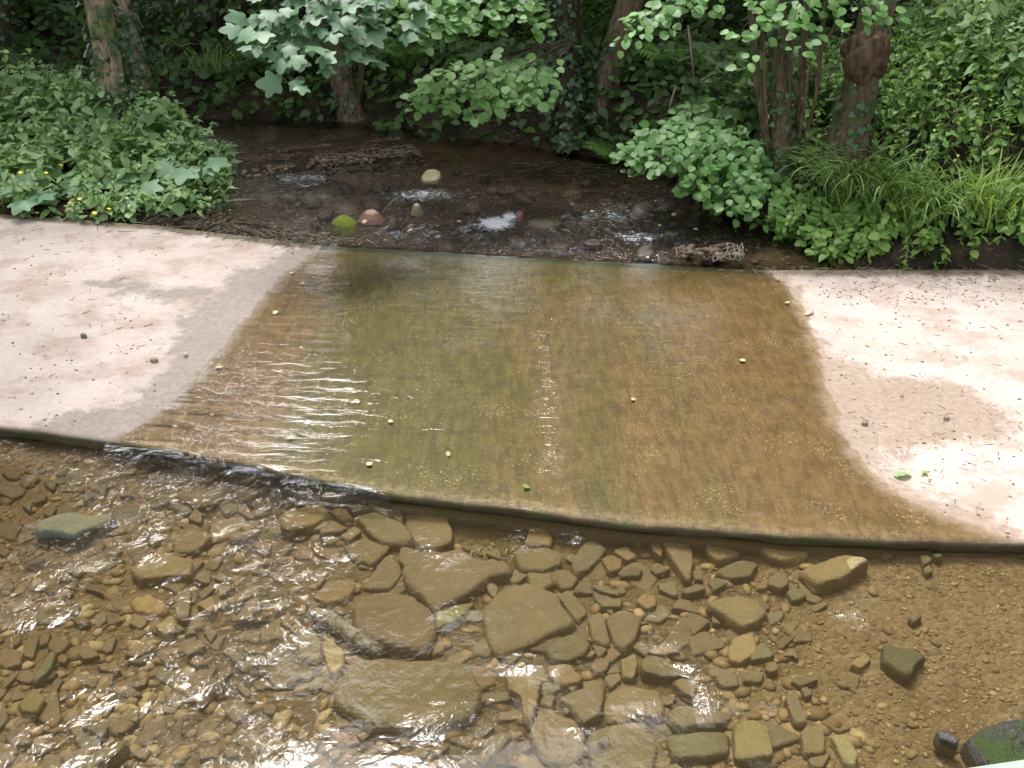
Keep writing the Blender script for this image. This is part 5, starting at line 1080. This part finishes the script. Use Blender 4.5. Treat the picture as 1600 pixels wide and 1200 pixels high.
# the wood behind: two kinds, copied
def wood_tree(seed, h, cr):
    b = Vector((0, 0, 0)); return tree('woodland_tree', b, [b, (0.05, 0, h * .3), (-.05, .1, h * .6), (0, .1, h)], [.17, .13, .11, .07], 'dim trunk in the shaded wood behind the stream', ((0, 0, h * .66), (cr, cr, h * .33), 5200, .28), 'bark_dark', (260, .0, .5, .08), lmat=None, seed=seed, group='trees of the dark wood behind the stream')
P1, P2 = wood_tree(31, 13, 3.0), wood_tree(32, 10.2, 2.9)
tall = [(1.6, 14.2), (4.8, 15.2), (7.4, 11.0), (9.4, 7.6), (4.0, 16.4), (.2, 16.8), (7.2, 14.0), (10.4, 10.2), (6.2, 18.5), (9.8, 14.6), (9.2, 3.6), (13, 6.5), (12.5, 12)]
low = [(-1.3, 14.6), (-3.4, 14.4), (-5.4, 14.2), (-7.4, 13.0), (-2.2, 16.4), (-4.6, 16.4), (-7.0, 16.0), (-9.0, 9.6), (-9.6, 13), (0.6, 14.2), (-2.1, 13.3), (-11.5, 7.5), (-12, 11)]
for i, (x, y) in enumerate(tall + low):
    src = P1 if i < len(tall) else P2
    o = src if i in (0, len(tall)) else copy_tree(src)
    o.location = (x, y, gz(x, y) - .1); o.rotation_euler.z = i * 2.4; s = .85 + .3 * ((i * 37) % 10) / 10; o.scale = (s, s, s)
# bushes and hanging stems in the shade
ust = None
for i, (px, py, Y, s) in enumerate([(600, 120, 12.2, 1.0), (680, 80, 12.8, 1.1), (760, 110, 12, 1.0), (820, 60, 11.6, 1.1), (470, 60, 13.2, .9), (640, 30, 14.5, 1.2), (300, 120, 12.5, .8), (60, 50, 12.6, 1.1), (100, 30, 13.5, 1.1), (20, 70, 12.2, .8), (1020, 40, 11.4, 1.1), (1100, 90, 11, .9), (1150, 20, 12, 1.1), (1450, 40, 11.5, 1.2), (1540, 20, 11.2, 1.3), (850, 150, 10.6, .7), (990, 150, 10.4, .7), (1300, 60, 11.6, 1.1)]):
    q = at_y(px, py, Y); g = gz(q.x, q.y)
    if ust is None:
        rr_ = np.random.default_rng(5); tips = [Vector((rr_.normal(0, .6), rr_.normal(0, .5), rr_.uniform(.35, 1.35))) for _ in range(16)]
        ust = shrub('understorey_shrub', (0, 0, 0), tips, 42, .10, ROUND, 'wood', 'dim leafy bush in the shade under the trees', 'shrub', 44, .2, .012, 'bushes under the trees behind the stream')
    o = ust if i == 0 else copy_tree(ust); o.location = (q.x, q.y, g - .05); o.scale = (s, s, s); o.rotation_euler.z = i * 1.9
r = np.random.default_rng(66)
vine = None
for i in range(16):
    px = 285 + 11 * i + r.uniform(-5, 5) if i < 13 else [715, 1075, 1110][i - 13]; Y = r.uniform(11.4, 13)
    q = at_y(px, 140, Y); g = gz(q.x, q.y)
    if vine is None:
        mb = MB(); mb.tube([(0, 0, -.1), (.06, 0, .8), (-.03, .05, 1.8), (.1, .1, 3.2)], [.028, .022, .018, .012], 6, .1); vine = mb.build('hanging_stem', M['bark_dark']); tag(vine, 'thin dark hanging stem in the shade behind the upper pool', 'stem', 'thin dark stems behind the upper pool')
    o = vine if i == 0 else copy_tree(vine); o.location = (q.x, q.y, g); o.rotation_euler = (r.normal(0, .10), r.normal(0, .16), r.uniform(0, 6)); o.scale = (r.uniform(.6, 1.5),) * 2 + (1,)

# ------------------------------------------------------------------ wire weirs, twigs, litter
r = np.random.default_rng(88)
A_, B_ = at_z(378, 268, .085), at_z(660, 237, .085); root = empty('gabion_weir', A_); ax = (B_ - A_); L = ax.length; ax.normalize(); nrm = Vector((-ax.y, ax.x, 0))
if nrm.y < 0: nrm = -nrm
nu, nvv = 70, 14; u, v = np.meshgrid(np.linspace(0, 1, nu), np.linspace(0, 1, nvv), indexing='ij'); u = u.ravel(); v = v.ravel()
prof = np.interp(v, [0, .12, .3, .8, 1], [-.14, -.07, -.035, -.03, -.15]) + .05 * fbm(u * L * 9, v * 6, 91, 4)
V = np.outer(u * L, np.array(ax)) + np.outer((v - .15) * .5, np.array(nrm)); V[:, 2] += prof
pu = r.random(420); pv = r.uniform(-.08, .62, 420); psz = .005 + .032 * r.random(420) ** 2
pb = pebbles('rubble', np.outer(pu * L, np.array(ax)[:2]) + np.outer(pv * .45 - .06, np.array(nrm)[:2]), np.interp(pv, [-.08, 0, .15, .6], [-.12, -.075, -.035, -.03]) + r.normal(0, .012, 420), psz, M['pebble_up'], 19, .7); pb.parent = root; pb['kind'] = 'stuff'
mesh_np('stone_fill', V, grid_faces(nu, nvv), M['soil'], root)
wb = MB()
def wire_grid(wb, o, ex, ey, nx, ny, sag, rad, seed):
    r = np.random.default_rng(seed); o, ex, ey = (np.array(tuple(q), float) for q in (o, ex, ey)); J = r.normal(0, sag, (nx + 1, ny + 1, 3))
    pt = lambda i, j: o + ex * i / nx + ey * j / ny + J[i, j] + np.array([0, 0, .02 * math.sin(i * .9) * math.cos(j * 1.3)])
    for i in range(nx + 1): wb.tube([pt(i, j) for j in range(ny + 1)], rad, 5)
    for j in range(ny + 1): wb.tube([pt(i, j) for i in range(nx + 1)], rad, 5)
nz_ = np.array((0, 0, 1))
wire_grid(wb, np.array(ax) * .42 * L + nz_ * .0 - np.array(nrm) * .02, np.array(ax) * L * .56, np.array(nrm) * .26 + nz_ * .0, 17, 4, .007, .0035, 3)
wb.build('wire_mesh', M['wire'], root)
tag(root, 'low stone weir under rusty wire netting across the upper stream', 'weir')
c0 = at_z(1118, 403, .02); root = empty('gabion_basket', c0)
P = np.stack([r.uniform(-.26, .16, 46), r.uniform(-.10, .13, 46)], 1); sz = r.uniform(.015, .04, 46)
pb = pebbles('stone_fill', P, .02 + .05 * r.random(46) * (1 - np.abs(P[:, 0]) * 2), sz, M['pebble_up'], 9, .7); pb.parent = root; pb['kind'] = 'stuff'
wb = MB(); wire_grid(wb, (-.04, -.13, .03), (.20, .02, .02), (.02, .22, .02), 5, 4, .008, .0055, 5); wire_grid(wb, (.16, -.12, .0), (.02, .02, .045), (.03, .20, .02), 2, 4, .008, .005, 6); wire_grid(wb, (-.28, -.02, .03), (.24, -.02, .01), (.0, .08, .015), 5, 2, .01, .004, 8)
wb.build('wire_mesh', M['wire'], root); tag(root, 'broken rusty wire basket with stones by the right end of the wet slab', 'wire basket')
def twigs(name, n, reg, z, lab, seed, L=(.05, .22), kindstuff=True, mat='twig', rad=.003):
    r = np.random.default_rng(seed); mb = MB()
    for k in range(n):
        a, b = reg[r.integers(0, len(reg))]; px = r.normal(a[0], b[0]); py = r.normal(a[1], b[1]); p = np.array(tuple(at_z(px, py, z))); 
        if name == 'slab_debris' and sdpoly(p[:1], p[1:2], WET)[0] < .05: continue
        p[2] = max(gz(p[0], p[1]) if p[1] > Uy(p[0]) else -9, float(slab_z(p[0], p[1])) if p[1] < Uy(p[0]) else -9, W_UP - .02) + r.uniform(.004, .03)
        hd = r.uniform(0, PI); l = r.uniform(*L); d = np.array([math.cos(hd), math.sin(hd), r.normal(0, .12)]) * l
        mb.tube([p - d / 2, p + r.normal(0, .1 * l, 3) * [1, 1, .3], p + d / 2], [rad, rad * .9, rad * .5], 4, 0, r.random(), cap=False)
    return tag(mb.build(name, M[mat]), lab, 'debris', kind='stuff')
twigs('debris', 260, [((300, 350), (55, 7)), ((420, 364), (45, 7)), ((470, 374), (30, 5))], .04, 'twigs and dead stalks washed up along the left slab edge', 1, (.04, .16))
twigs('debris', 130, [((1330, 420), (120, 4)), ((1500, 424), (80, 5))], .05, 'dead stalks along the right slab edge', 2, (.03, .13))
twigs('debris', 120, [((850, 262), (50, 5)), ((950, 268), (40, 6)), ((1040, 300), (40, 8))], .04, 'dark brushwood lying at the foot of the far bank', 3, (.15, .6), mat='bark_dark', rad=.006)
twigs('debris', 190, [((400, 268), (16, 6)), ((455, 255), (40, 6)), ((560, 246), (50, 5))], .14, 'dead stalks caught on the stone weir', 4, (.06, .3))
mb = MB(); q0, q1 = at_z(597, 332, .08), at_y(616, 311, at_z(597, 332, .08).y + .02); mb.tube([q0, (q0 + q1) / 2 + Vector((.01, 0, .01)), q1], [.005, .0045, .003], 6); tag(mb.build('twig', M['twig']), 'pale bare twig sticking up beside the pink stone', 'twig')
mb = MB(); mb.tube([at_z(354, 316, .08), at_z(374, 313, .10), at_z(398, 312, .09)], [.012, .013, .009], 7, .2); tag(mb.build('stick', M['twig']), 'pale dead stick at the water edge below the nettle bed', 'stick')
mb = MB(); mb.tube([at_y(1084, 120, 8.6), at_y(1078, 62, 8.7), at_y(1075, 40, 8.8)], [.012, .011, .009], 6); mb.tube([at_y(1046, 168, 8.3), at_y(1056, 135, 8.5)], [.009, .008], 6); tag(mb.build('dead_branch', M['twig']), 'pale dead branch standing by the bright fern', 'branch')
twigs('slab_debris', 230, [((150, 470), (140, 60)), ((120, 380), (130, 14)), ((1450, 560), (90, 70)), ((1470, 450), (90, 14)), ((1430, 700), (80, 50))], .03, 'scattered bits of leaf and twig on the dry slab', 9, (.012, .06), rad=.0022, mat='litter')
def fallen(pts, mat, lab, grp, size, zf, seed, name='fallen_leaf'):
    r = np.random.default_rng(seed); proto = None
    for k, (px, py) in enumerate(pts):
        w = at_z(px, py, .03); z = zf(w.x, w.y)
        if proto is None:
            mb = MB(); mb.leaves(ROUND, np.array([[0, -.5, 0]]) * size, np.eye(3)[None], np.array([size]), np.array([.8])); proto = mb.build(name, M[mat]); tag(proto, lab, 'leaf', grp); o = proto
        else: o = copy_tree(proto)
        o.location = (w.x, w.y, z); o.rotation_euler = (r.normal(0, .15), r.normal(0, .15), r.uniform(0, 6)); o.scale = (r.uniform(.7, 1.2),) * 3
def straw_mat():
    t = NT('dry_leaf'); return t.done(t.pbr(t.mix(t.noise(t.obj(), 40), (.32, .26, .12), (.46, .40, .22)), .6))
M['dry'] = straw_mat()
sl = lambda x, y: float(slab_z(x, y)) + .016
wtr = lambda x, y: W_UP + .03
fallen([(341, 572), (577, 722), (602, 372), (455, 425), (472, 441), (430, 486), (700, 706), (452, 682), (1216, 434), (1230, 470), (1262, 487), (990, 620), (610, 655), (1160, 560)], 'dry', 'little pale fallen leaf lying on the wet slab', 'pale fallen leaves on the wet slab', .035, sl, 1)
fallen([(935, 268), (1025, 297), (1030, 358), (1052, 341), (925, 336), (985, 281), (570, 352), (640, 366), (1086, 364), (718, 352)], 'dry', 'little yellow leaf drifting on the upper stream', 'yellow leaves on the upper stream', .045, wtr, 2)
fallen([(1410, 736)], 'nettle', 'green torn leaf lying on the right slab beside the wet stain', None, .09, sl, 3, 'green_leaf')
fallen([(1446, 733), (823, 756)], 'bramble', 'scrap of green weed on the lower part of the slab', 'scraps of green weed', .05, sl, 4, 'green_scrap')
# green weed hanging from the lip of the slab and among the stones
def weed(px, py, z, n, L, lab, seed):
    r = np.random.default_rng(seed); p = at_z(px, py, z); mb = MB()
    for k in range(n): blade(mb, (p.x + r.normal(0, .06), p.y + r.normal(0, .02), z + r.uniform(-.01, .02)), r.normal(-PI / 2, .5), L * r.uniform(.5, 1.2), .007, r.uniform(1.8, 3), r.random(), 5)
    tag(mb.build('water_weed', M['grass']), lab, 'water weed')
weed(500, 752, -.07, 60, .10, 'bright green weed clump at the right end of the silver fall', 1)
weed(606, 772, -.10, 26, .08, 'green weed tuft at the foot of the wall by the rounded olive stone', 2)
weed(761, 862, -.16, 10, .08, 'small dark weed tuft growing on the notched slab', 3)

# ------------------------------------------------------------------ footbridge under the photographer (only a corner of its rail shows)
zr = 2.02; p0, p1 = at_z(1512, 1200, zr), at_z(1600, 1187, zr); dr = (p1 - p0).normalized(); pn = Vector((dr.y, -dr.x, 0))
if pn.y > 0: pn = -pn
root = empty('footbridge', p0 - Vector((0, 0, .95)))
def rel(c): return Vector(c) - root.location
rot = Matrix.Rotation(math.atan2(dr.y, dr.x), 3, 'Z')
mb = MB(); mb.box(rel(p0 + pn * .03 - Vector((0, 0, .02))), (9, .06, .04), rot); mb.box(rel(p0 + pn * .03 - Vector((0, 0, .5))), (9, .04, .04), rot); mb.build('handrail', M['rail'], root, smooth=False)
for k in (-3.2, -1.6, 1.2, 2.8):
    mb = MB(); mb.box(rel(p0 + dr * k + pn * .03 - Vector((0, 0, .50))), (.05, .05, .92), rot); mb.build('post', M['rail'], root, smooth=False)
mb = MB()
for k in range(60): mb.box(rel(p0 + dr * (-4.5 + k * .15) + pn * .62 - Vector((0, 0, .98))), (.14, 1.2, .04), rot)
mb.build('deck', M['deck'], root, smooth=False)
tag(root, 'footbridge with a pale painted handrail showing at the bottom right corner', 'footbridge')
# ------------------------------------------------------------------ light and camera
SUN_AZ, SUN_EL = -22.0, 64.0
w = bpy.data.worlds.new('World'); scene.world = w; w.use_nodes = True; nt = w.node_tree
bg = nt.nodes['Background']; sky = nt.nodes.new('ShaderNodeTexSky'); sky.sky_type = 'NISHITA'; sky.sun_disc = False
sky.sun_elevation = R(SUN_EL); sky.sun_rotation = R(SUN_AZ); sky.air_density = 1.0; sky.dust_density = 4.0; sky.ozone_density = 1.0
hs = nt.nodes.new('ShaderNodeHueSaturation'); hs.inputs['Saturation'].default_value = .22       # thin bright overcast
nt.links.new(sky.outputs[0], hs.inputs['Color']); nt.links.new(hs.outputs[0], bg.inputs[0]); bg.inputs[1].default_value = .15
ld = bpy.data.lights.new('sun', 'SUN'); ld.energy = 1.5; ld.angle = R(16); ld.color = (1, .985, .965)
lo = bpy.data.objects.new('sun', ld); COL.objects.link(lo)
sd_ = Vector((math.sin(R(SUN_AZ)) * math.cos(R(SUN_EL)), math.cos(R(SUN_AZ)) * math.cos(R(SUN_EL)), math.sin(R(SUN_EL))))
lo.rotation_euler = (-sd_).to_track_quat('-Z', 'Y').to_euler(); lo.location = sd_ * 30
cam = bpy.data.cameras.new('camera'); co = bpy.data.objects.new('camera', cam); COL.objects.link(co)
co.location = (0, 0, H); co.rotation_euler = (PI / 2 - PITCH, 0, 0); cam.angle = 2 * math.atan(800 / FPX); cam.clip_start = .05; cam.clip_end = 600
scene.camera = co
vs = scene.view_settings; vs.view_transform = 'Standard'; vs.look = 'None'; vs.gamma = 1; vs.exposure = 1.6; vs.use_curve_mapping = False
scene.render.engine = 'CYCLES'; cy = scene.cycles
cy.max_bounces = 5; cy.diffuse_bounces = 2; cy.glossy_bounces = 2; cy.transmission_bounces = 4; cy.transparent_max_bounces = 8
cy.use_denoising = True; cy.caustics_reflective = False; cy.caustics_refractive = False; cy.sample_clamp_indirect = 4
